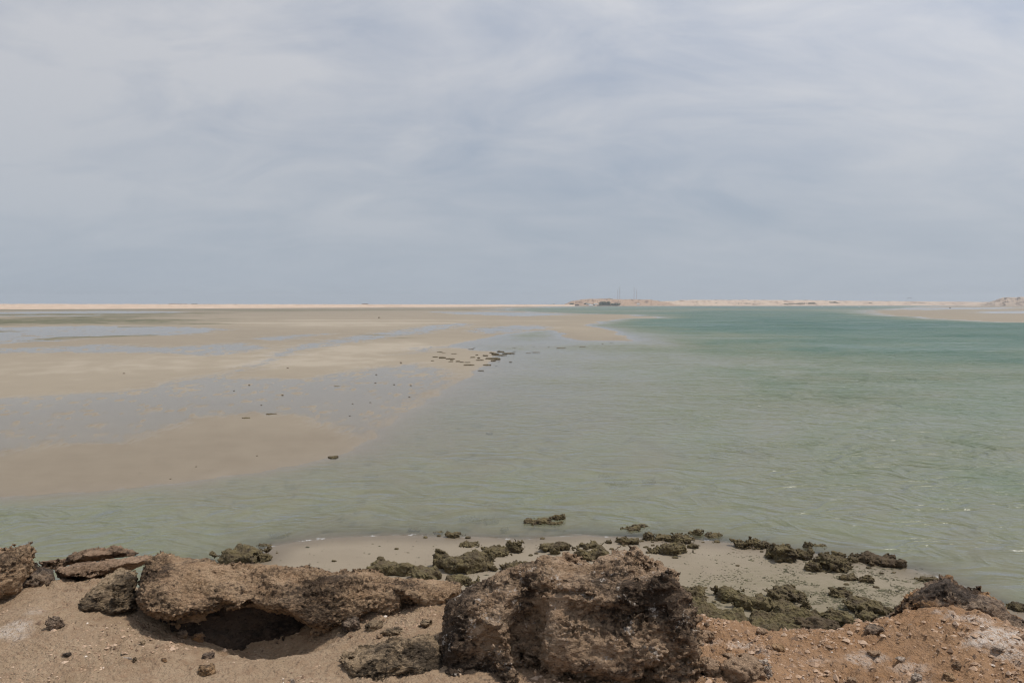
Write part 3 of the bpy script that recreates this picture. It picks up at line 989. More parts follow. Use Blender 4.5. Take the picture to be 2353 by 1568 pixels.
big_rock('rock_slab', [(872, 1318), (920, 1322), (1000, 1330), (1056, 1340), (1066, 1362), (1034, 1392), (1012, 1408), (980, 1414), (955, 1402), (925, 1392), (890, 1376), (868, 1350)],
         4.22, 0.24, 0.10, M['rock_tan'], 'lower tan end of the slab running behind the big boulder', 121, 0.0115, False,
         cut=[(935, 1395, -0.22, 30, 18, 0.12)], amp=(0.03, 0.024, 0.006), wl=(0.25, 0.075), lean=0.4, cat='rock slab')
big_rock('boulder', [(170, 1422), (168, 1390), (200, 1358), (228, 1330), (275, 1305), (308, 1303), (322, 1312), (320, 1355), (326, 1380), (336, 1413), (288, 1432), (225, 1432)],
         4.08, 0.22, 0.14, M['rock_layer'], 'squat layered boulder with dark face left of the long slab', 131, 0.0105, False,
         amp=(0.04, 0.026, 0.008), wl=(0.25, 0.08), strata=TL, lean=0.5)
big_rock('rock_ledge', [(80, 1286), (142, 1279), (188, 1261), (212, 1258), (250, 1260), (258, 1250), (270, 1251), (300, 1264), (304, 1276), (212, 1289), (140, 1304), (96, 1306)],
         4.95, 0.28, 0.09, M['rock_brown'], 'brown rock ledge with a small raised tip, farthest back at left', 141, 0.012, False,
         amp=(0.03, 0.02, 0.007), wl=(0.3, 0.08), lean=0.7, cat='rock ledge')
big_rock('rock_ledge', [(126, 1304), (200, 1290), (338, 1270), (356, 1275), (340, 1296), (300, 1312), (250, 1324), (225, 1334), (195, 1346), (142, 1347), (136, 1332), (126, 1322)],
         4.62, 0.26, 0.10, M['rock_brown'], 'slanting brown rock ledge between left-edge boulder and long slab', 146, 0.012, False,
         cut=[(185, 1335, -.24, 45, 12, .12)], amp=(0.028, 0.02, 0.007), wl=(0.3, 0.08), lean=0.6, cat='rock ledge')
big_rock('boulder', [(-120, 1262), (-40, 1262), (0, 1260), (30, 1250), (54, 1244), (70, 1240), (86, 1251), (86, 1282), (80, 1310), (62, 1335), (44, 1358), (10, 1380), (-60, 1400), (-120, 1400)],
         4.18, 0.26, 0.13, M['rock_tan'], 'pale tan boulder with a pointed top at the left edge', 151, 0.0105, False,
         amp=(0.035, 0.026, 0.008), wl=(0.25, 0.08), lean=0.2)
big_rock('boulder', [(30, 1320), (80, 1302), (108, 1300), (126, 1308), (131, 1345), (110, 1360), (82, 1368), (45, 1388), (20, 1404), (0, 1412), (-80, 1420), (-80, 1360)],
         4.34, 0.20, 0.12, M['rock_dark'], 'dark undercut rock just below the pale pointed boulder', 156, 0.0105, False,
         amp=(0.035, 0.024, 0.008), wl=(0.25, 0.08), lean=0.3)
big_rock('boulder', [(781, 1515), (790, 1503), (830, 1488), (890, 1470), (965, 1450), (992, 1458), (1016, 1475), (1030, 1530), (1034, 1580), (1000, 1612), (900, 1620), (800, 1605), (784, 1560)],
         3.44, 0.20, 0.13, M['rock_layer'], 'low layered tan rock leaning against the left foot of the big boulder', 161, 0.0095, True,
         cut=[(900, 1575, -.25, 110, 26, .12)], amp=(0.035, 0.020, 0.006), wl=(0.25, 0.065), strata=TL, lean=0.35)
big_rock('rock_outcrop', [(1984, 1440), (2042, 1405), (2080, 1368), (2128, 1344), (2169, 1328), (2184, 1330), (2196, 1347), (2224, 1361), (2251, 1359), (2275, 1368), (2306, 1382), (2318, 1402),
                          (2356, 1425), (2420, 1455), (2460, 1500), (2352, 1500), (2250, 1480), (2150, 1478), (2060, 1470), (2000, 1460)],
         4.75, 0.32, 0.14, M['rock_dark'], 'dark brown and orange rock outcrop on the cliff edge at right', 171, 0.0115, False,
         cut=[(2150, 1440, -.36, 110, 30, .16)], amp=(0.055, 0.032, 0.009), wl=(0.30, 0.09), lean=0.2, cat='rock outcrop')
print('big rocks', round(time.time() - T0, 1))


# ------------------------------------------------------------------ smaller rocks (own shape each)
def lump(w, d, h, seed, n=34, rough=0.16, blobs=4, flat=False, wl=0.30, sink=0.25, edgy=0.0):
    """rugged rock w wide, d deep, h high standing on z = 0 (sunk a little)"""
    rs = np.random.RandomState(seed)
    vox = max(w, d) / n
    m = 0.22 * max(w, d, h)
    xs = np.arange(-w / 2 - m, w / 2 + m, vox)
    ys = np.arange(-d / 2 - m, d / 2 + m, vox)
    zs = np.arange(-sink * h - vox * 2, h * 1.35 + vox * 2, vox)
    A_, B_, C_ = np.meshgrid(xs, ys, zs, indexing='ij')
    f = None
    K = 0.12 * h
    for i in range(blobs):
        if i == 0:
            c = (0, 0, 0.25 * h)
            r = (w * 0.44, d * 0.45, h * 0.66)
        else:
            c = (rs.uniform(-.28, .28) * w, rs.uniform(-.25, .25) * d, rs.uniform(.2, .6) * h)
            k = rs.uniform(.17, .28)
            r = (w * k, d * k * 1.1, h * rs.uniform(.3, .45))
        g = (((((A_ - c[0]) / r[0]) ** 2 + ((B_ - c[1]) / r[1]) ** 2) ** 1.6 + np.abs((C_ - c[2]) / r[2]) ** 3.2) ** (1 / 3.2) - 1) * min(r)
        if f is None:
            f = g
        else:
            q = np.clip(0.5 + 0.5 * (f - g) / K, 0, 1)
            f = f + (g - f) * q - K * q * (1 - q)
    P = np.stack([A_.ravel(), B_.ravel(), C_.ravel()], 1) + rs.uniform(0, 50, 3)
    s = wl * (w * d) ** 0.5
    P = P * np.array([1, 1, 1.5])
    P[:, 2] += 0.25 * P[:, 0]
    disp = rough * h * (0.9 * knobbly(P, s * 0.8, seed % 200) + 0.4 * knobbly(P, s * 0.27, seed % 180) + 1.6 * fbm(P[:, 0] / s / 1.8, P[:, 1] / s / 1.8, P[:, 2] / s / 1.8, 3, seed % 150))
    disp = disp + 0.30 * min(w, d) * np.maximum(-0.1, fbm(P[:, 0] / s / 1.3, P[:, 1] / s / 1.3, 0.2 * P[:, 2] / s, 2, seed % 140)) * edgy
    f = f - disp.reshape(f.shape)
    f[:, :, 0] = np.maximum(f[:, :, 0], 0.01 * h)
    for k in (0, -1):
        f[k] = np.maximum(f[k], .01 * h)
        f[:, k] = np.maximum(f[:, k], .01 * h)
    f[:, :, -1] = np.maximum(f[:, :, -1], .01 * h)
    return surface_nets(f.astype(np.float32), np.array([xs[0], ys[0], zs[0]]), vox)


def surf_at(u, v, zfun, z0):
    z = z0
    for _ in range(5):
        P = on_plane(u, v, z)
        z = float(zfun(np.array([P[0]]), np.array([P[1]]))[0])
    return on_plane(u, v, z)


SEED = [500]


def place_rock(name, box, zfun, z0, mat, label, cat, group=None, n=34, rough=0.16, dmax=0.85, rot=None, wl=0.30, min_h=0.16, smooth_shade=False, edgy=0.0, hk=1.0, lift=0.0, parent_kind=None):
    u0, u1, v0, v1 = box
    SEED[0] += 1
    P = surf_at((u0 + u1) / 2, v1, zfun, z0)
    k = P[1] / FPX
    w, vh = (u1 - u0) * k, (v1 - v0) * k
    ph = math.atan((v1 - HZ) / FPX)
    d = min(dmax * w, 0.55 * vh / math.sin(ph))
    d = max(d, 0.3 * w)
    h = max(min_h * w, (vh - d * math.sin(ph)) / math.cos(ph))
    h *= hk
    V, Q = lump(w, d, h, SEED[0], n, rough, wl=wl, edgy=edgy)
    me = mesh_np(name, V, Q, smooth_shade)
    o = link(name, me, mat)
    c = np.array([P[0], P[1] + d * 0.42])
    z = float(zfun(np.array([c[0]]), np.array([c[1]]))[0])
    o.location = (c[0], c[1], min(z, P[2] + 0.05) + lift)
    if rot:
        o.rotation_euler = rot
    return tag(o, label, cat, group)




def bz(x, y):
    """height of the flat or beach, read from the finished terrain"""
    fr_ = np.log(np.hypot(x, y) / 7.0) / math.log(7500 / 7.0) * (NR - 1)
    fa = (np.arctan2(x, y) + R(56)) / R(112) * (NA - 1)
    fr_, fa = np.clip(fr_, 0, NR - 1.001), np.clip(fa, 0, NA - 1.001)
    i, j = fr_.astype(int), fa.astype(int)
    p, q = fr_ - i, fa - j
    return (TZ[i, j] * (1 - p) + TZ[i + 1, j] * p) * (1 - q) + (TZ[i, j + 1] * (1 - p) + TZ[i + 1, j + 1] * p) * q


G1 = 'algae covered rocks along the near shore'
SHORE = [
    ((485, 608, 1253, 1298), 'bushy olive rock rising behind the long slab', 'shore'),
    ((590, 624, 1249, 1257), 'thin flat rock at the left tip of the sandy beach', 'shore'),
    ((1023, 1062, 1218, 1236), 'round dark rock alone on the wet sand left of the pair offshore', 'shore'),
    ((995, 1018, 1220, 1225), 'thin dark sliver of rock beside the lone round rock', 'shore'),
    ((1059, 1100, 1242, 1256), 'low flat olive rock just below the lone round rock', 'shore'),
    ((1105, 1170, 1252, 1279), 'jagged olive rock right of the largest beach rock', 'shore'),
    ((1163, 1200, 1240, 1269), 'upright pointed olive rock on the pale sand', 'shore'),
    ((992, 1136, 1260, 1314), 'largest olive beach rock, wide and low, left of the big boulder', 'shore'),
    ((1236, 1316, 1243, 1266), 'long jagged olive rock behind the big boulder, left of two', 'shore'),
    ((1264, 1286, 1256, 1274), 'small knob of rock in front of the long jagged one', 'shore'),
    ((1308, 1396, 1252, 1286), 'dark rock peeking over the top of the big boulder', 'shore'),
    ((1330, 1388, 1245, 1260), 'narrow crest of dark rock behind the big boulder top', 'shore'),
    ((1154, 1214, 1283, 1311), 'olive rock touching the left shoulder of the big boulder', 'shore'),
    ((832, 960, 1284, 1322), 'elongated olive rock mat behind the right end of the slab', 'shore_mat'),
    ((935, 1014, 1296, 1334), 'olive block at the right end of the elongated mat', 'shore_mat'),
    ((1020, 1076, 1314, 1345), 'olive rock in the gap between slab and big boulder', 'shore_mat'),
    ((1074, 1104, 1328, 1350), 'small olive rock nearest the big boulder left edge', 'shore'),
    ((1212, 1262, 1188, 1206), 'left rock of the pair standing in the water', 'shore'),
    ((1252, 1294, 1196, 1207), 'low spur of rock joining the pair in the water', 'shore'),
    ((1264, 1299, 1180, 1197), 'right rock of the pair standing in the water', 'shore'),
    ((1430, 1472, 1204, 1221), 'low dark rock at the waterline above the big boulder right shoulder', 'shore'),
    ((1456, 1494, 1202, 1213), 'flat dark plate of rock at the waterline', 'shore'),
    ((1419, 1466, 1230, 1251), 'square flat topped olive rock above the big boulder', 'shore'),
    ((1392, 1408, 1238, 1248), 'tiny rock left of the square flat topped one', 'shore'),
    ((1475, 1505, 1222, 1241), 'small round rock beside the pair of dark lumps', 'shore'),
    ((1507, 1548, 1224, 1242), 'left lump of the pair of dark lumps by the waterline', 'shore'),
    ((1543, 1590, 1223, 1248), 'right lump of the pair of dark lumps by the waterline', 'shore'),
    ((1508, 1584, 1244, 1273), 'slanting ridge of dark rock just behind the big boulder right shoulder', 'shore'),
    ((1488, 1520, 1256, 1272), 'small rock at the left end of the slanting ridge', 'shore'),
    ((1587, 1615, 1215, 1232), 'dark rock at the water edge, left of two', 'shore'),
    ((1619, 1659, 1220, 1237), 'dark rock at the water edge, right of two', 'shore'),
    ((1582, 1606, 1247, 1260), 'small rock on open sand right of the slanting ridge', 'shore'),
    ((1690, 1735, 1234, 1260), 'rounded rock at the left end of the right-hand row', 'shore'),
    ((1732, 1775, 1237, 1259), 'low rock second in the right-hand row', 'shore'),
    ((1771, 1844, 1245, 1290), 'biggest rugged rock of the right-hand row', 'shore'),
    ((1836, 1874, 1258, 1286), 'rock joined to the right of the biggest rugged one', 'shore'),
    ((1847, 1868, 1245, 1261), 'small upright rock behind the biggest rugged one', 'shore'),
    ((1870, 1902, 1248, 1258), 'flat rock awash behind the right-hand row', 'shore'),
    ((1853, 1891, 1289, 1313), 'round rock in front of the right-hand row', 'shore'),
    ((1895, 1974, 1267, 1314), 'sloping rock near the right end of the row', 'shore'),
    ((1948, 1975, 1274, 1292), 'smaller grey rock behind the sloping rock', 'shore'),
    ((1975, 2030, 1263, 1294), 'left half of the long rock at the waterline', 'shore_brown'),
    ((2005, 2083, 1268, 1303), 'long brown rock at the waterline, farthest right of the row', 'shore_brown'),
    ((1935, 1974, 1317, 1333), 'flat rock on the weedy sand, left of two', 'shore'),
    ((1978, 2015, 1319, 1339), 'flat rock on the weedy sand, right of two', 'shore'),
    ((1914, 1960, 1348, 1372), 'oval rock alone in the middle of the weedy sand', 'shore'),
    ((1770, 1850, 1341, 1382), 'craggy rock with a dark overhang above the long ledge', 'shore'),
    ((1646, 1712, 1343, 1382), 'upper left block of the long olive ledge', 'shore_mat'),
    ((1690, 1780, 1358, 1402), 'lower right block of the long olive ledge', 'shore_mat'),
    ((1568, 1628, 1339, 1380), 'olive rock touching the right edge of the big boulder', 'shore'),
    ((1840, 1865, 1377, 1398), 'small dark rock at the right end of the long ledge', 'shore'),
    ((1962, 2050, 1367, 1414), 'dark rugged rock beside the cliff outcrop', 'shore'),
    ((1893, 1975, 1394, 1441), 'olive rock left of the dark one beside the outcrop', 'shore_mat'),
    ((1972, 2027, 1401, 1428), 'olive rock at the foot of the cliff outcrop', 'shore_mat'),
    ((1776, 1842, 1377, 1418), 'olive rock just below the craggy overhanging one', 'shore_mat'),
    ((1836, 1945, 1412, 1470), 'brown mossy rocks lowest above the sandy edge', 'shore_brown'),
    ((2114, 2160, 1321, 1336), 'flat dark rock behind the peak of the cliff outcrop', 'shore'),
    ((2328, 2372, 1377, 1406), 'dark rock in the shallows at the right edge', 'shore'),
]
for box, lab, mk in SHORE:
    place_rock('shore_rock', box, lambda x, y: np.maximum(bz(x, y), -0.05), 0.1, M[mk], lab, 'rock', G1, n=38 if box[1] - box[0] > 60 else 26,
               rough=0.22 if mk == 'shore' else 0.15, dmax=1.0 if mk == 'shore_mat' else 0.85, edgy=0.55, hk=1.2)

def shelf(name, pts, hgt, mat, label, seed):
    """low algae covered shelf of rock with an uneven, broken top"""
    q = np.array([on_plane(u, v, 0.3)[:2] for u, v in pts])
    lo, hi = q.min(0), q.max(0)
    st = 0.045
    gx, gy = np.meshgrid(np.arange(lo[0], hi[0], st), np.arange(lo[1], hi[1], st), indexing='ij')
    sd = sdf_poly(q, gx, gy).ravel()
    n_, m_ = gx.shape
    gx, gy = gx.ravel(), gy.ravel()
    nn = fbm(gx * 0.9, gy * 0.9, 0.1, 4, seed, .6)
    P = np.stack([gx, gy, gx * 0], 1)
    e = smooth(-0.05, 0.22, sd + 0.45 * nn)
    zz = bz(gx, gy) - 0.06 + e * (0.10 + hgt * (0.55 + 0.7 * nn) + 0.10 * knobbly(P, 0.5, seed + 2) + 0.03 * knobbly(P, 0.14, seed + 4))
    me = mesh_np(name, np.stack([gx, gy, zz], 1), grid_faces(n_, m_)[:, ::-1], False)
    return tag(link(name, me, mat), label, 'rock shelf')


shelf('rock_shelf', [(1572, 1382), (1615, 1376), (1660, 1392), (1704, 1412), (1712, 1440), (1700, 1500), (1560, 1500)], 0.22, M['shore_mat'], 'broad algae shelf between the big boulder and a white sandy gap', 301)
shelf('rock_shelf', [(1716, 1410), (1780, 1404), (1840, 1418), (1880, 1432), (1900, 1500), (1716, 1500)], 0.26, M['shore_mat'], 'broad algae shelf along the sandy edge right of the white gap', 311)
rb = np.random.RandomState(77)
EXTRA = []
while len(EXTRA) < 60:
    bx_ = SHORE[rb.randint(len(SHORE))][0]
    uu_ = rb.uniform(bx_[0] - 40, bx_[1] + 40)
    vv_ = bx_[3] + rb.uniform(-10, 14)
    ww_ = rb.uniform(6, 15)
    Pq = conf([(uu_, vv_)])
    if sdf_poly(LAND_BEACH, Pq[:, :1], Pq[:, 1:])[0, 0] > -0.02 and uu_ < 2200:
        EXTRA.append((uu_, uu_ + ww_, vv_))
for (u0, u1, v1) in EXTRA + [(1612, 1626, 1352), (1400, 1412, 1262), (1690, 1700, 1300), (1990, 2004, 1306), (2020, 2032, 1318), (2050, 2060, 1316), (1745, 1756, 1268), (1930, 1942, 1300),
                     (1240, 1252, 1238), (1095, 1108, 1302), (905, 916, 1262), (760, 772, 1290), (1478, 1490, 1258), (1640, 1655, 1246), (1880, 1890, 1268), (2100, 2112, 1330)]:
    place_rock('shore_stone', (u0, u1, v1 - (u1 - u0) * 0.55, v1), bz, 0.1, M['shore'], 'small loose dark stone lying on the near beach sand', 'stone', 'loose stones on the near beach', n=12, rough=.15)

# rocks just under or breaking the surface
for (u0, u1, v0, v1) in [(1400, 1448, 1094, 1106), (1378, 1402, 1088, 1094), (1640, 1672, 1031, 1040), (1896, 1916, 964, 970), (1990, 2022, 962, 968), (1960, 1990, 884, 889), (2040, 2080, 880, 886),
                         (1480, 1504, 1100, 1108), (1550, 1570, 1118, 1124), (1270, 1292, 1145, 1152), (940, 962, 1212, 1220), (1060, 1095, 1180, 1192), (1105, 1140, 1186, 1197),
                         (1680, 1716, 1003, 1010), (1700, 1744, 1020, 1028), (1150, 1166, 1210, 1218), (1960, 1985, 1174, 1182), (1118, 1130, 994, 998), (1690, 1706, 1004, 1009), (2110, 2150, 958, 965),
                         (2130, 2190, 968, 974), (2040, 2066, 966, 971), (1760, 1790, 1215, 1222), (2280, 2316, 1222, 1230), (620, 660, 1218, 1228)]:
    place_rock('submerged_rock', (u0, u1, v0, v1), lambda x, y: np.zeros_like(x) - 0.16, -0.16, M['shore'], 'dark rock patch just under the rippled green water', 'rock',
               'submerged rocks in the lagoon', n=22, rough=.2, dmax=1.0, edgy=1.0)
    o = COL.objects[-1]
    o.location.z = -0.05 - max(q.co.z for q in o.data.vertices)
print('shore', round(time.time() - T0, 1))

# far cluster on the flat (zoomed photo units -> photo units)
CL = [(1030, 1108, 280, 298), (965, 1015, 293, 305), (1095, 1205, 296, 314), (975, 1060, 300, 322), (1025, 1140, 314, 330), (908, 960, 318, 332), (910, 1080, 338, 364), (845, 922, 360, 372),
      (978, 1026, 365, 380), (900, 985, 402, 418), (725, 835, 403, 418), (858, 918, 457, 470), (735, 800, 382, 392), (690, 735, 380, 390), (655, 700, 372, 384), (567, 650, 346, 360), (585, 640, 374, 384),
      (605, 640, 362, 372), (500, 570, 336, 352), (443, 495, 333, 343), (487, 540, 288, 298), (615, 672, 304, 312), (525, 570, 300, 306), (428, 462, 368, 376), (765, 830, 262, 270), (810, 845, 254, 260),
      (790, 840, 335, 346), (838, 866, 315, 324), (855, 885, 340, 354), (1170, 1228, 286, 293), (1295, 1355, 298, 307), (1352, 1440, 290, 302), (1588, 1670, 252, 262), (1790, 1858, 243, 250),
      (2000, 2020, 215, 222), (2075, 2103, 204, 209), (1500, 1525, 241, 247), (1178, 1210, 250, 256), (1360, 1390, 242, 247), (1148, 1178, 380, 390), (1042, 1068, 378, 384), (1020, 1044, 418, 424),
      (150, 165, 393, 400), (1260, 1275, 235, 239), (1740, 1770, 236, 241)]
CLAB = {6: 'largest flat brown rock in the far cluster at the tip of the sand flat', 2: 'long brown rock at the water side of the far cluster', 0: 'rounded topmost rock of the far cluster',
        4: 'flat rock right behind the largest one in the far cluster', 10: 'long low rock at the front left of the far cluster', 11: 'single rock nearest the camera below the far cluster',
        9: 'two-humped dark rock just below the far cluster', 31: 'flat rock standing in water right of the far cluster', 32: 'isolated flat rock in the water below the sandbar',
        33: 'thin isolated rock in the water, right of the flat one below the sandbar'}
for i, (a, b, c, d) in enumerate(CL):
    box = (882 + .25 * a, 882 + .25 * b, 735 + .25 * c, 735 + .25 * d)
    place_rock('flat_rock', box, lambda x, y: np.maximum(bz(x, y), -0.05), 0.0, M['far_rock'], CLAB.get(i, 'small brown rock scattered round the far cluster on the flat'), 'rock',
               'rocks of the far cluster', n=24, rough=.14, dmax=0.9, min_h=0.08)
for (u0, u1, v0, v1, lab) in [(752, 776, 1044, 1053, 'dark rock alone at the edge of the brown sand'), (607, 634, 947, 952, 'long thin weedy rock on the wet sand, right of two'),
                              (553, 573, 957, 961, 'thin weedy rock on the wet sand, left of two'), (764, 781, 885, 888, 'thin dark rock on pale sand left of the far cluster')]:
    place_rock('flat_rock', (u0, u1, v0, v1), lambda x, y: np.maximum(bz(x, y), -0.03), 0.0, M['shore'], lab, 'rock', n=20, rough=.15, min_h=.08)
for (u, v) in [(537, 898), (572, 885), (660, 846), (600, 931), (648, 908), (810, 928), (864, 861), (803, 956), (391, 1100), (590, 1047), (450, 1072), (866, 1092), (862, 880), (944, 886), (905, 884),
               (920, 833), (870, 730), (850, 925), (284, 858), (940, 912)]:
    place_rock('flat_stone', (u - 2.6, u + 2.6, v - 2.2, v), lambda x, y: np.maximum(bz(x, y), -0.02), 0.0, M['far_rock'], 'tiny dark stone lying on the open tidal flat', 'stone', 'stones dotted on the tidal flat', n=9, rough=.12)
print('far rocks', round(time.time() - T0, 1))

# ------------------------------------------------------------------ stones on the cliff top
gz1 = lambda x, y: ground_z(x, y, False)
M['stone_pale'] = mat_rock('pale_stone', (0.38, 0.25, 0.155), (0.10, 0.068, 0.045), (0.46, 0.32, 0.21), (0.66, 0.57, 0.48), 0.3, 0.3)
M['stone_white'] = mat_rock('white_crusted_stone', (0.55, 0.43, 0.33), (0.20, 0.145, 0.105), (0.62, 0.51, 0.41), (0.74, 0.67, 0.59), 0.15, 0.7)
M['stone_orange'] = mat_rock('orange_stone', (0.42, 0.255, 0.13), (0.07, 0.05, 0.035), (0.50, 0.33, 0.19), (0.62, 0.52, 0.42), 0.4, 0.15)
STONES = [((103, 136, 1408, 1446), 'rock_dark', 'upright dark stone on the sand below the left ledges'), ((141, 161, 1495, 1507), 'rock_dark', 'flat dark stone lying alone on open sand at left'),
          ((303, 313, 1508, 1518), 'rock_layer', 'small grey stone beside the white shell chip'), ((369, 381, 1509, 1520), 'rock_dark', 'small dark stone on sand below the slab hollow'),
          ((318, 331, 1466, 1479), 'rock_layer', 'grey stone on the sand ridge left of the hollow'), ((401, 426, 1443, 1465), 'rock_dark', 'dark stone in the hollow mouth, left of two'),
          ((436, 466, 1446, 1472), 'rock_dark', 'dark stone in the hollow mouth, right of two'), ((443, 488, 1514, 1550), 'stone_orange', 'orange brown broken stone at the front of the shadow'),
          ((460, 488, 1490, 1512), 'rock_dark', 'dark jagged stone behind the orange brown one'), ((536, 564, 1484, 1500), 'stone_pale', 'pale flat stone inside the slab shadow'),
          ((870, 928, 1432, 1460), 'rock_layer', 'broken layered chunk at the right foot of the slab'), ((838, 876, 1418, 1446), 'rock_layer', 'rounded chunk tucked under the right end of the slab'),
          ((782, 826, 1412, 1450), 'rock_dark', 'dark round stone wedged under the slab'), ((962, 992, 1416, 1440), 'rock_layer', 'knobbly stone on orange sand left of the big boulder'),
          ((863, 878, 1452, 1465), 'stone_pale', 'pale small stone before the layered chunk'), ((1606, 1646, 1440, 1468), 'stone_pale', 'tan rounded stone against the right side of the big boulder'),
          ((1737, 1768, 1440, 1456), 'stone_pale', 'pale block on the sandy edge before the algae shelf'), ((1776, 1808, 1476, 1497), 'stone_orange', 'orange angular stone on the right-hand slope'),
          ((1664, 1764, 1486, 1562), 'stone_pale', 'low grey topped rock on the slope right of the big boulder'), ((1744, 1765, 1510, 1524), 'stone_white', 'white stone resting beside the low grey topped rock'),
          ((1756, 1776, 1526, 1551), 'stone_white', 'upright white stone right of the low grey topped rock'), ((2060, 2085, 1503, 1517), 'stone_white', 'white splinter pile in the middle of the right slope'),
          ((2192, 2212, 1517, 1537), 'stone_pale', 'pale stone high on the right slope'), ((2174, 2198, 1541, 1568), 'stone_orange', 'grey stone at the bottom of the right slope'),
          ((2098, 2123, 1541, 1565), 'stone_white', 'white crusted stone near the bottom edge at right'), ((1947, 1972, 1551, 1566), 'stone_pale', 'flat tan stone at the bottom edge right of centre'),
          ((1998, 2027, 1491, 1505), 'stone_pale', 'wide tan stone near the dip of the right slope'), ((666, 676, 1556, 1568), 'stone_white', 'small white stone at the bottom edge left of the layered rock'),
          ((1990, 2040, 1428, 1452), 'rock_dark', 'dark stone at the left foot of the cliff outcrop'), ((1600, 1660, 1500, 1545), 'stone_pale', 'tan crumbled rock at the right foot of the big boulder'),
          ((2285, 2310, 1478, 1492), 'stone_white', 'white lump on the crusted crest at far right')]
for box, mk, lab in STONES:
    place_rock('stone', box, gz1, GZ, M[mk], lab, 'stone', n=22, rough=.18, dmax=1.0, smooth_shade=True)

# gravel: nobody could count it
def ico():
    ph = (1 + 5 ** .5) / 2
    v = np.array([(-1, ph, 0), (1, ph, 0), (-1, -ph, 0), (1, -ph, 0), (0, -1, ph), (0, 1, ph), (0, -1, -ph), (0, 1, -ph), (ph, 0, -1), (ph, 0, 1), (-ph, 0, -1), (-ph, 0, 1)], float)
    f = np.array([(0, 11, 5), (0, 5, 1), (0, 1, 7), (0, 7, 10), (0, 10, 11), (1, 5, 9), (5, 11, 4), (11, 10, 2), (10, 7, 6), (7, 1, 8), (3, 9, 4), (3, 4, 2), (3, 2, 6), (3, 6, 8), (3, 8, 9), (4, 9, 5), (2, 4, 11), (6, 2, 10), (8, 6, 7), (9, 8, 1)])
    return v / np.linalg.norm(v[0]), f


IV, IF = ico()


OV = np.array([(1, 0, 0), (0, 1, 0), (-1, 0, 0), (0, -1, 0), (0, 0, 1), (0, 0, -1)], float)
OF = np.array([(0, 1, 4), (1, 2, 4), (2, 3, 4), (3, 0, 4), (1, 0, 5), (2, 1, 5), (3, 2, 5), (0, 3, 5)])


def scatter(name, X, Y, Z, S, mat, flat=0.6, seed=1, label=None, BV=IV, BF=IF):
    rs = np.random.RandomState(seed)
    n = len(X)
    nv = len(BV)
    V = BV[None] * rs.uniform(0.55, 1.25, (n, nv, 1))
    V = V * (S[:, None] * rs.uniform(0.6, 1.3, (n, 3)))[:, None, :] * np.array([1, 1, flat])
    a = rs.uniform(0, 6.28, n)
    ca, sa = np.cos(a)[:, None], np.sin(a)[:, None]
    x = V[..., 0] * ca - V[..., 1] * sa
    y = V[..., 0] * sa + V[..., 1] * ca
    V = np.stack([x + X[:, None], y + Y[:, None], V[..., 2] + Z[:, None]], -1).reshape(-1, 3)
    Fq = (BF[None] + (np.arange(n) * nv)[:, None, None]).reshape(-1, 3)
    me = mesh_np(name, V, Fq, False)
    attr(me, 'shade', np.repeat(rs.uniform(0, 1, n), nv))
    return tag(link(name, me, mat), label, kind='stuff')


t = NT('gravel')
sh = t.at('shade')
c = t.ramp(sh, [(0.0, (0.13, 0.085, 0.058)), (0.18, (0.30, 0.20, 0.13)), (0.6, (0.45, 0.31, 0.21)), (0.90, (0.48, 0.35, 0.25)), (0.985, (0.50, 0.37, 0.27)), (1.0, (0.68, 0.60, 0.52))])
M['gravel'] = t.done(t.principled(c, 0.95, t.bump(t.noise(t.pos(), 220, 3), 0.6, 0.004), 0.15))
rs = np.random.RandomState(7)
n = 34000
rr = np.sqrt(rs.uniform(2.9 ** 2, 4.6 ** 2, n))
aa = rs.uniform(R(-37), R(37), n)
gx, gy = rr * np.sin(aa), rr * np.cos(aa)
dens = smooth(-0.25, 0.35, fbm(gx * 1.6, gy * 1.6, 3, 4, 95, .6) + 0.24 * (gx > 0.1) - 0.10)
keep = rs.uniform(0, 1, n) < dens * 0.85 + 0.05
gx, gy = gx[keep], gy[keep]
S = np.clip(rs.lognormal(math.log(0.0046), 0.60, len(gx)), 0.0022, 0.020) * np.where(gx > 0.1, 1.25, 0.85)
scatter('gravel', gx, gy, ground_z(gx, gy) - S * 0.05, S, M['gravel'], 0.65, 5, 'loose gravel strewn over the cliff top sand', OV, OF)

# seaweed litter on the near beach
t = NT('seaweed_litter')
c = t.ramp(t.at('shade'), [(0.0, (0.045, 0.04, 0.022)), (0.5, (0.085, 0.08, 0.04)), (1.0, (0.15, 0.125, 0.075))])
M['litter'] = t.done(t.principled(c, 0.85))
n = 90000
uu = rs.uniform(600, 2260, n)
vv = rs.uniform(1225, 1470, n)
q = np.array([on_plane(a, b, 0.25) for a, b in zip(uu, vv)])
lx, ly = q[:, 0], q[:, 1]
A_, B_ = np.arctan2(lx, ly), np.log(np.hypot(lx, ly))
sb = sdf_poly(LAND_BEACH, A_, B_)
wgt = np.interp(uu, [600, 1000, 1500, 1700, 1850, 2000, 2260], [.015, .04, .10, .25, .6, .8, .6]) * np.interp(vv, [1225, 1290, 1330, 1400, 1470], [.35, .35, .8, 1.1, 1.1])
wgt *= smooth(-0.35, 0.35, fbm(A_ * 30, B_ * 30, 1, 4, 97, .6))
keep = (sb > 0.004) & (rs.uniform(0, 1, n) < wgt * 1.7)
lx, ly = lx[keep], ly[keep]
S = np.clip(rs.lognormal(math.log(0.021), 0.55, len(lx)), 0.010, 0.10)
scatter('seaweed_litter', lx, ly, bz(lx, ly) + 0.006, S, M['litter'], 0.22, 6, 'scraps of seaweed strewn over the near beach', OV, OF)
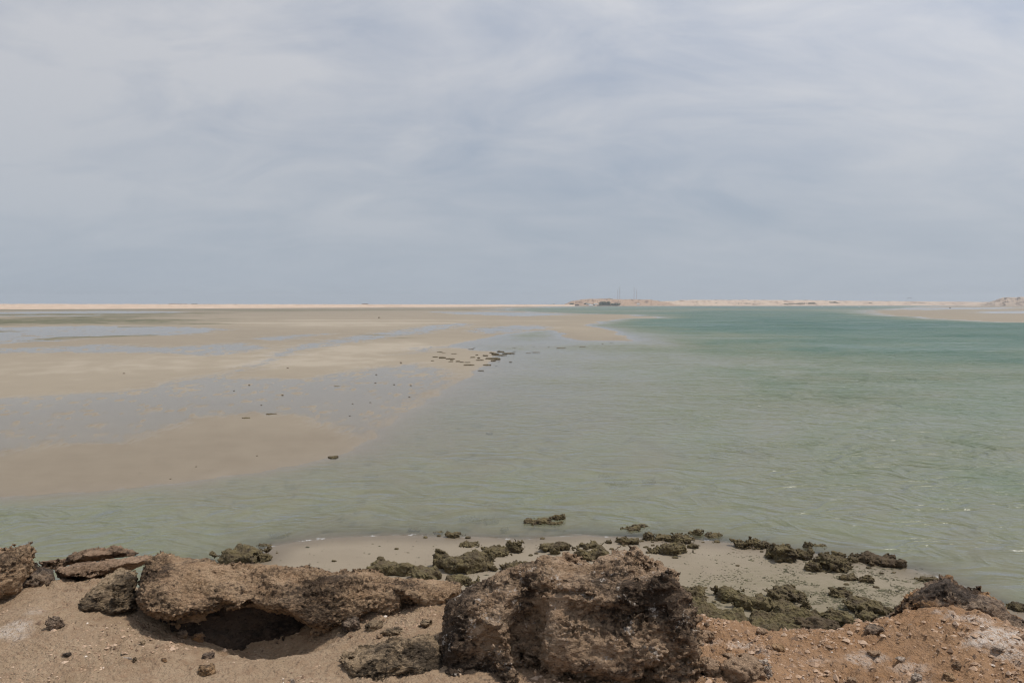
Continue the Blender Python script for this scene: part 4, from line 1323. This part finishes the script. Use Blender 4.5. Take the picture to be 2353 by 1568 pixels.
# white shell chip
place_rock('shell_chip', (278, 304, 1507, 1516), gz1, GZ, M['stone_white'], 'thin white shell chip on the sand at lower left', 'shell', n=16, rough=.05, dmax=.25, min_h=.1)
print('stones', round(time.time() - T0, 1))


# ------------------------------------------------------------------ far dunes and headlands
def ridge(name, prof, mat, depth, seed, nr=22, ncol=500, gully=0.25, back=250.0, label=None, face=0.45):
    """prof: (u, v of foot, v of crest); the foot stands on the flat, the crest lies `depth` metres behind"""
    pu = np.array([q[0] for q in prof], float)
    us = np.linspace(pu[0], pu[-1], ncol)
    vb = np.interp(us, pu, [q[1] for q in prof])
    vt = np.interp(us, pu, [q[2] for q in prof])
    rb = EYE * FPX / (vb - HZ)
    th = (us - CU) / FPX
    V = []
    rowpos = np.linspace(0, 1, nr)
    for k, s in enumerate(rowpos):
        if s <= 0.7:
            q = s / 0.7
            Yr = rb + depth * q * (1 + 0.25 * fbm(us * 0.06, q * 2 + 0 * us, 0, 3, seed))
            sh = smooth(0, 1, q) ** face
        else:
            q = (s - 0.7) / 0.3
            Yr = rb + depth + back * q
            sh = 1 - 0.15 * q * q
        ztop = EYE + (HZ - vt) / FPX * (rb + depth)
        g = np.abs(fbm(us * 0.055, 0.35 * s + 0 * us, 0.4, 4, seed + 3, .6))
        zz = ztop * sh - gully * ztop * g * 4 * np.minimum(s / 0.7, 1) * (1 - np.minimum(s / 0.7, 1)) 
        zz = zz + 0.05 * ztop * fbm(us * 0.05, s * 3 + 0 * us, 2, 4, seed + 8) * min(1, s * 2)
        if k == 0:
            zz = zz * 0 - 1.0
        V.append(np.stack([th * Yr, Yr, zz], 1))
    V.append(np.stack([th * (rb + depth + back * 1.3), rb + depth + back * 1.3, 0 * rb - 1], 1))
    V = np.concatenate(V)
    F = grid_faces(nr + 1, ncol)
    me = mesh_np(name, V, F, True)
    return tag(link(name, me, mat), label, kind='structure')


def mat_dune(name, a, b, d, amt, sc):
    t = NT(name)
    p = t.pos((1, 0.35, 3.0))
    n1 = t.noise(p, 0.02 * sc, 6, 0.65, 0.4)
    n2 = t.noise(t.pos((1, 1, 6)), 0.05 * sc, 5, 0.6)
    c = t.mix(t.ramp(n2, [(0.35, 0), (0.65, 1)]), a, b)
    c = t.mix(t.math('MULTIPLY', t.ramp(n1, [(0.52, 0), (0.64, 1)]), amt), c, d)
    return t.done(t.principled(c, 0.95, None, 0.1))


M['dune'] = mat_dune('pale_dune_sand', (0.47, 0.355, 0.265), (0.53, 0.415, 0.32), (0.36, 0.27, 0.20), 0.4, 1.0)
M['dune_r'] = mat_dune('far_dune_cliff', (0.46, 0.35, 0.26), (0.52, 0.41, 0.31), (0.25, 0.17, 0.125), 0.85, 1.0)
M['head'] = mat_dune('headland_cliff', (0.30, 0.205, 0.140), (0.42, 0.30, 0.21), (0.15, 0.10, 0.075), 0.9, 1.3)
M['head_r'] = mat_dune('right_headland_cliff', (0.36, 0.285, 0.22), (0.45, 0.36, 0.28), (0.12, 0.09, 0.07), 0.95, 1.8)
ridge('dune_ridge', [(-900, 714, 696.6), (-300, 711.5, 697.3), (0, 710.3, 697.8), (60, 710.2, 697.9), (150, 709.9, 697.8), (160, 709.8, 698.3), (260, 709.3, 698.2), (420, 708.6, 698.3), (700, 706.9, 698.6),
                     (900, 705.8, 698.8), (1100, 704.6, 699.0), (1250, 703.6, 699.2), (1320, 703.2, 699.4)], M['dune'], 110, 201, gully=0.06, label='pale sand ridge on the far left shore')
ridge('far_dune', [(1480, 702.1, 694), (1508, 702.1, 691.6), (1530, 702.1, 691.4), (1548, 702.1, 691), (1562, 702.1, 688.9), (1600, 702.1, 688.7), (1680, 702, 688.6), (1764, 702, 688.6), (1800, 702, 689.4),
                   (1850, 701.8, 689.0), (1924, 701.7, 690.4), (1989, 701.6, 691.0), (2060, 701.5, 691.6), (2150, 701.4, 692.3), (2240, 701.4, 693.2), (2330, 701.4, 693.6), (2700, 701.4, 693.6)],
      M['dune_r'], 190, 211, gully=0.22, label='line of pale dune cliffs on the far shore')
ridge('headland', [(1284, 702.3, 701), (1294, 702.4, 699), (1302, 702.4, 696.5), (1312, 702.4, 691.5), (1326, 702.4, 689.5), (1336, 702.4, 687.2), (1360, 702.4, 686.4), (1396, 702.4, 685.6), (1404, 702.4, 686.6),
                   (1430, 702.4, 687.2), (1450, 702.3, 687.4), (1493, 702.2, 687.9), (1508, 702.2, 690.3), (1524, 702.2, 693), (1545, 702.2, 697), (1560, 702.2, 700.5)],
      M['head'], 150, 221, gully=0.18, label='brown headland across the lagoon')
ridge('headland', [(2215, 702.6, 701.5), (2250, 702.6, 699), (2262, 702.7, 696), (2284, 702.8, 689.5), (2301, 702.8, 683), (2330, 702.8, 682.2), (2352, 702.8, 681.4), (2450, 702.8, 680.5), (2700, 703, 680)],
      M['head_r'], 90, 231, gully=0.25, label='dark streaked headland at the right edge')

# bushes and trees on the far shore
t = NT('far_foliage')
c = t.ramp(t.noise(t.pos(), 0.12, 4, 0.6), [(0.35, (0.070, 0.082, 0.048)), (0.65, (0.150, 0.155, 0.098))])
M['foliage'] = t.done(t.principled(c, 0.9))
M['trunk'] = mat_simple('far_trunk', (0.12, 0.085, 0.055))


def prism(name, x0, x1, y0, y1, z0, z1, mat, parent=None, top=1.0):
    cx, cy = (x0 + x1) / 2, (y0 + y1) / 2
    V = []
    for z, k in ((z0, 1.0), (z1, top)):
        for sx, sy in ((-1, -1), (1, -1), (1, 1), (-1, 1)):
            V.append((cx + sx * (x1 - x0) / 2 * k, cy + sy * (y1 - y0) / 2 * k, z))
    me = mesh_np(name, np.array(V), np.array([(3, 2, 1, 0), (4, 5, 6, 7), (0, 1, 5, 4), (1, 2, 6, 5), (2, 3, 7, 6), (3, 0, 4, 7)]), False)
    return link(name, me, mat, parent)


def empty(name, loc):
    o = bpy.data.objects.new(name, None)
    COL.objects.link(o)
    o.location = loc
    return o


def bush(u0, u1, v0, v1, vb, label, group, name='bush', fore=-6.0):
    """crown of leaf clumps and a short trunk; vb: where the shore under it meets the flat"""
    SEED[0] += 1
    rs = np.random.RandomState(SEED[0])
    Yd = EYE * FPX / (vb - HZ) + fore
    k = Yd / FPX
    cx = ((u0 + u1) / 2 - CU) * k
    ztop, zbot = EYE + (HZ - v0) * k, max(EYE + (HZ - v1) * k, 0.0)
    w, h = (u1 - u0) * k, max(ztop - zbot, 1.5)
    root = empty(name, (cx, Yd, zbot))
    n = int(60 + 8 * w)
    nl = max(3, int(w / 9))
    lx, lh = rs.uniform(-.5, .5, nl) * w, rs.uniform(0.15, 1.0, nl) ** 1.5 * h
    lw = rs.uniform(0.10, 0.26, nl) * w + 1.0
    li = rs.randint(0, nl, n)
    P = np.stack([lx[li] + rs.normal(0, .45, n) * lw[li], rs.normal(0, .4, n) * np.minimum(lw[li], 8), rs.uniform(0.05, 0.95, n) ** 0.8 * lh[li]], 1)
    S = rs.uniform(0.10, 0.22, n) * min(h, w) + 0.3
    V = (IV[None] * rs.uniform(.6, 1.2, (n, 12, 1)) * S[:, None, None] + P[:, None, :]).reshape(-1, 3)
    Fq = (IF[None] + (np.arange(n) * 12)[:, None, None]).reshape(-1, 3)
    link('crown', mesh_np('crown', V, Fq, False), M['foliage'], root)
    prism('trunk', -.3, .3, -.3, .3, -1.0, h * 0.5, M['trunk'], root, 0.6)
    return tag(root, label, 'bush' if name == 'bush' else 'tree', group)


GB = 'bushes on the far shore'
bush(1376, 1404, 691.2, 699.5, 702.4, 'dark green clump of trees, upper part of the grove on the headland', GB, 'tree')
bush(1396, 1418, 693, 701.5, 702.4, 'dark green trees in the middle of the headland grove', GB, 'tree', -10)
bush(1412, 1430, 695.5, 702, 702.4, 'dark green trees at the right end of the headland grove', GB, 'tree', -12)
bush(1372, 1402, 698.5, 702, 702.4, 'low dark hedge along the water below the headland grove', GB, 'bush', -16)
bush(1340, 1353, 695.6, 698.5, 702.4, 'green bush strip above the small white camp buildings', GB, 'bush', -6)
bush(1302, 1322, 695.8, 698.8, 702.4, 'green bush strip on the left slope of the headland', GB, 'bush', -6)
bush(1290, 1300, 698.6, 701.8, 702.4, 'dark bush at the left foot of the headland', GB, 'bush', -12)
bush(1238, 1246, 699, 701.9, 702.6, 'dark bush farthest left on the low point', GB)
bush(1245, 1253, 698.6, 701.9, 702.6, 'dark bush second from left on the low point', GB)
bush(1260, 1269, 698.7, 701.6, 702.6, 'round dark bush third from left on the low point', GB)
bush(1271, 1276, 697.3, 701.0, 702.6, 'small lone tree on the low point', GB, 'tree')
ORD = ['first', 'second', 'third', 'fourth', 'fifth', 'sixth', 'seventh', 'eighth', 'ninth', 'tenth', 'eleventh', 'twelfth']
for (a, b, c, d) in [(1541, 1588, 695.7, 697.6), (1593, 1618, 695.7, 697), (1633, 1655, 694.5, 698.5), (1655, 1676, 695.5, 698.6), (1676, 1710, 696, 698.6), (1710, 1743, 695.4, 698.6), (1528, 1548, 697.6, 699.6),
                     (1799, 1835, 695.2, 698), (1835, 1869, 695, 697.8), (1899, 1924, 692.8, 695.4), (1974, 1999, 695.4, 696.8), (2100, 2130, 695.3, 696.6), (1395, 1404, 685, 686.6)]:
    bush(a, b, c, d, 702.0, ORD[[1528, 1541, 1593, 1633, 1655, 1676, 1710, 1799, 1835, 1899, 1974, 2100].index(a)] + ' dark strip of scrub from the left below the pale dune cliffs' if a > 1500 else 'scrub on the flat top of the headland', 'scrub strips below the dunes' if a > 1500 else GB, 'bush',
         40 if a > 1500 else 116)

# camp buildings and huts
M['white_wall'] = mat_simple('white_wall', (0.72, 0.70, 0.66), 0.8, 0.08)
M['grey_roof'] = mat_simple('grey_roof', (0.22, 0.25, 0.24), 0.8, 0.1)
M['brown_wall'] = mat_simple('brown_wall', (0.20, 0.14, 0.115), 0.8, 0.15)
M['window'] = mat_simple('dark_window', (0.03, 0.035, 0.04), 0.3, 0.1)


def hut(u0, u1, v0, vb, vbase, fore, wall, roof, label, group=None, name='hut', pitch=0.35, cat='building'):
    Yd = EYE * FPX / (vb - HZ) + fore
    k = Yd / FPX
    w = (u1 - u0) * k
    zb = EYE + (HZ - vbase) * k
    zt = EYE + (HZ - v0) * k
    cx = ((u0 + u1) / 2 - CU) * k
    root = empty(name, (cx, Yd, zb))
    h = zt - zb
    hw = h * (1 - pitch)
    d = min(max(w * .6, 3), 8)
    prism('wall', -w / 2, w / 2, -d / 2, d / 2, -1.5, hw, M[wall], root)
    V = np.array([(-w / 2 - .3, -d / 2 - .3, hw + .01), (w / 2 + .3, -d / 2 - .3, hw + .01), (w / 2 + .3, d / 2 + .3, hw + .01), (-w / 2 - .3, d / 2 + .3, hw + .01), (-w * .42, 0, h), (w * .42, 0, h)])
    me = bpy.data.meshes.new('roof')
    me.from_pydata([tuple(q) for q in V], [], [(0, 1, 5, 4), (2, 3, 4, 5), (1, 2, 5), (3, 0, 4), (3, 2, 1, 0)])
    link('roof', me, M[roof], root)
    nwin = max(1, int(w / 6))
    for i in range(nwin):
        x = (i + .5) / nwin * w - w / 2
        prism('window', x - .6, x + .6, -d / 2 - .06, -d / 2 + .02, hw * .35, hw * .75, M['window'], root)
    return tag(root, label, cat, group)


hut(1364, 1373, 696.8, 702.4, 698.8, -14, 'white_wall', 'white_wall', 'white house left of the headland grove')
hut(1352, 1362, 699.5, 702.4, 702, -22, 'white_wall', 'white_wall', 'pale low tent building at the water edge of the camp')
hut(1346, 1356, 696.4, 702.4, 698.6, -12, 'white_wall', 'grey_roof', 'grey roofed camp building on the headland slope')
hut(1356, 1366, 698.6, 702.4, 700.6, -18, 'grey_roof', 'grey_roof', 'dark green camp building below the white house')
hut(1462, 1469, 696.4, 702.3, 699.4, -4, 'white_wall', 'white_wall', 'small white house below the masts')
hut(1320, 1330, 698.6, 702.4, 701, -12, 'brown_wall', 'brown_wall', 'brown camp building at the left foot of the headland')
for i, u in enumerate([406, 411, 417, 422, 428]):
    hut(u - 1.7, u + 1.7, 697.5, 708.6, 699.6, 112, 'brown_wall', 'brown_wall', ORD[i] + ' tiny brown hut from the left in the row of five on the ridge', 'row of huts on the left ridge', cat='hut')
hut(391, 404, 697.3, 708.6, 699.2, 116, 'white_wall', 'brown_wall', 'long white hut left of the row of five huts', cat='hut')
hut(441, 454, 697.2, 708.5, 699.2, 114, 'brown_wall', 'grey_roof', 'dark low roofed hut right of the row of five huts', cat='hut')
hut(832, 846, 697.3, 706.2, 699.2, 112, 'brown_wall', 'brown_wall', 'low brown building on the ridge at the middle left', cat='hut')

# radio masts
M['mast'] = mat_simple('mast_steel', (0.36, 0.25, 0.24), 0.6, 0.1)


def bars(segs, th):
    V, F = [], []
    for a, b in segs:
        a, b = np.array(a, float), np.array(b, float)
        d = (b - a) / np.linalg.norm(b - a)
        s = np.cross(d, [0.3, 0.9, 0.2])
        s /= np.linalg.norm(s)
        q = np.cross(d, s)
        i = len(V)
        for p in (a, b):
            for k1, k2 in ((-1, -1), (1, -1), (1, 1), (-1, 1)):
                V.append(p + (s * k1 + q * k2) * th / 2)
        F += [(i, i + 1, i + 5, i + 4), (i + 1, i + 2, i + 6, i + 5), (i + 2, i + 3, i + 7, i + 6), (i + 3, i, i + 4, i + 7)]
    return np.array(V), np.array(F)


for (u, v0, lab) in [(1418.5, 665.5, 'shorter lattice radio mast, leftmost of four on the headland'), (1423, 660.0, 'taller lattice radio mast of the left pair'),
                     (1456, 660.0, 'taller lattice radio mast of the right pair'), (1461.5, 665.5, 'shorter lattice radio mast, rightmost of four on the headland')]:
    Yd = EYE * FPX / (702.3 - HZ) + 160
    k = Yd / FPX
    x = (u - CU) * k
    zb = EYE + (HZ - 688.5) * k
    H = EYE + (HZ - v0) * k - zb
    root = empty('radio_mast', (x, Yd, zb))
    seg, br = [], []
    n = 12
    cor = [(-1, -1), (1, -1), (1, 1), (-1, 1)]
    wd = lambda q: 1.6 * (1 - q) + 0.45 * q
    for c0 in cor:
        seg.append(((c0[0] * wd(0), c0[1] * wd(0), -3), (c0[0] * wd(1), c0[1] * wd(1), H)))
    for i in range(n):
        q0, q1 = i / n, (i + 1) / n
        for j in range(4):
            a, b = cor[j], cor[(j + 1) % 4]
            br.append(((a[0] * wd(q0), a[1] * wd(q0), q0 * H), (b[0] * wd(q1), b[1] * wd(q1), q1 * H)))
            br.append(((a[0] * wd(q1), a[1] * wd(q1), q1 * H), (b[0] * wd(q1), b[1] * wd(q1), q1 * H)))
    link('legs', mesh_np('legs', *bars(seg, .2), False), M['mast'], root)
    link('bracing', mesh_np('bracing', *bars(br, .09), False), M['mast'], root)
    link('antenna', mesh_np('antenna', *bars([((0, 0, H - .5), (0, 0, H + 4))], .25), False), M['mast'], root)
    tag(root, lab, 'mast', 'radio masts on the headland')

# small boats on the far channel and a kite above the dunes
M['boat'] = mat_simple('boat_white', (0.80, 0.80, 0.78), 0.5, 0.05)
M['boat_dark'] = mat_simple('boat_dark', (0.06, 0.055, 0.05), 0.5, 0.05)
for (u, v, w, mk, lab) in [(1888, 704.3, 5.0, 'boat', 'white boat on the far channel, left of two'), (1973, 705.4, 5.5, 'boat', 'pale boat on the far channel, right of two'), (2182, 707.8, 4.0, 'boat_dark', 'small dark boat aground on the right sandbank')]:
    P = on_plane(u, v, 0)
    k = P[1] / FPX
    L = w * k
    V = [(-L / 2, 0, .9), (-L * .3, -1.1, .8), (L * .35, -1.1, .7), (L / 2, 0, .8), (L * .35, 1.1, .7), (-L * .3, 1.1, .8), (-L * .42, 0, -.2), (-L * .28, -.7, -.2), (L * .33, -.7, -.2), (L * .45, 0, -.2), (L * .33, .7, -.2), (-L * .28, .7, -.2)]
    me = bpy.data.meshes.new('hull')
    me.from_pydata(V, [], [(i, (i + 1) % 6, (i + 1) % 6 + 6, i + 6) for i in range(6)] + [(5, 4, 3, 2, 1, 0), (6, 7, 8, 9, 10, 11)])
    root = empty('boat', (P[0], P[1], 0.05))
    link('hull', me, M[mk], root)
    prism('cabin', -L * .1, L * .2, -.6, .6, .75, 1.9, M[mk], root, .85)
    tag(root, lab, 'boat')
Pk = at_dist(2089, 686.8, 1500.0)
V, F = [], []
for i in range(13):
    a = R(-75 + 150 * i / 12)
    cw = 1.0 * math.cos(a) ** .5 + .25
    x, z = 4.5 * math.sin(a), 2.4 * math.cos(a)
    V += [(x, -cw, z), (x, 0, z + .35), (x, cw, z)]
for i in range(12):
    for j in range(2):
        q = i * 3 + j
        F.append((q, q + 1, q + 4, q + 3))
root = empty('kite', tuple(Pk))
link('canopy', mesh_np('canopy', np.array(V), np.array(F), True), M['boat_dark'], root)
zl = -Pk[2] + 1.5
link('line', mesh_np('line', *bars([((-4.3, 0, .6), (-14, 6, zl)), ((4.3, 0, .6), (-14, 6, zl))], .02), False), M['boat_dark'], root)
tag(root, 'tiny dark kite flying above the far dunes at right', 'kite')
print('done', round(time.time() - T0, 1))

# ------------------------------------------------------------------ sea haze
hm = bpy.data.materials.new('haze')
hm.use_nodes = True
hn = hm.node_tree.nodes
hn.clear()
ho = hn.new('ShaderNodeOutputMaterial')
hv = hn.new('ShaderNodeVolumePrincipled')
hv.inputs['Color'].default_value = (0.80, 0.85, 0.90, 1)
hv.inputs['Density'].default_value = 1.0e-4
hv.inputs['Anisotropy'].default_value = 0.2
hm.node_tree.links.new(hv.outputs[0], ho.inputs['Volume'])
hb = prism('haze', -7800, 7800, -60, 7800, -8, 96, hm)
tag(hb, 'thin sea haze over the lagoon', kind='stuff')
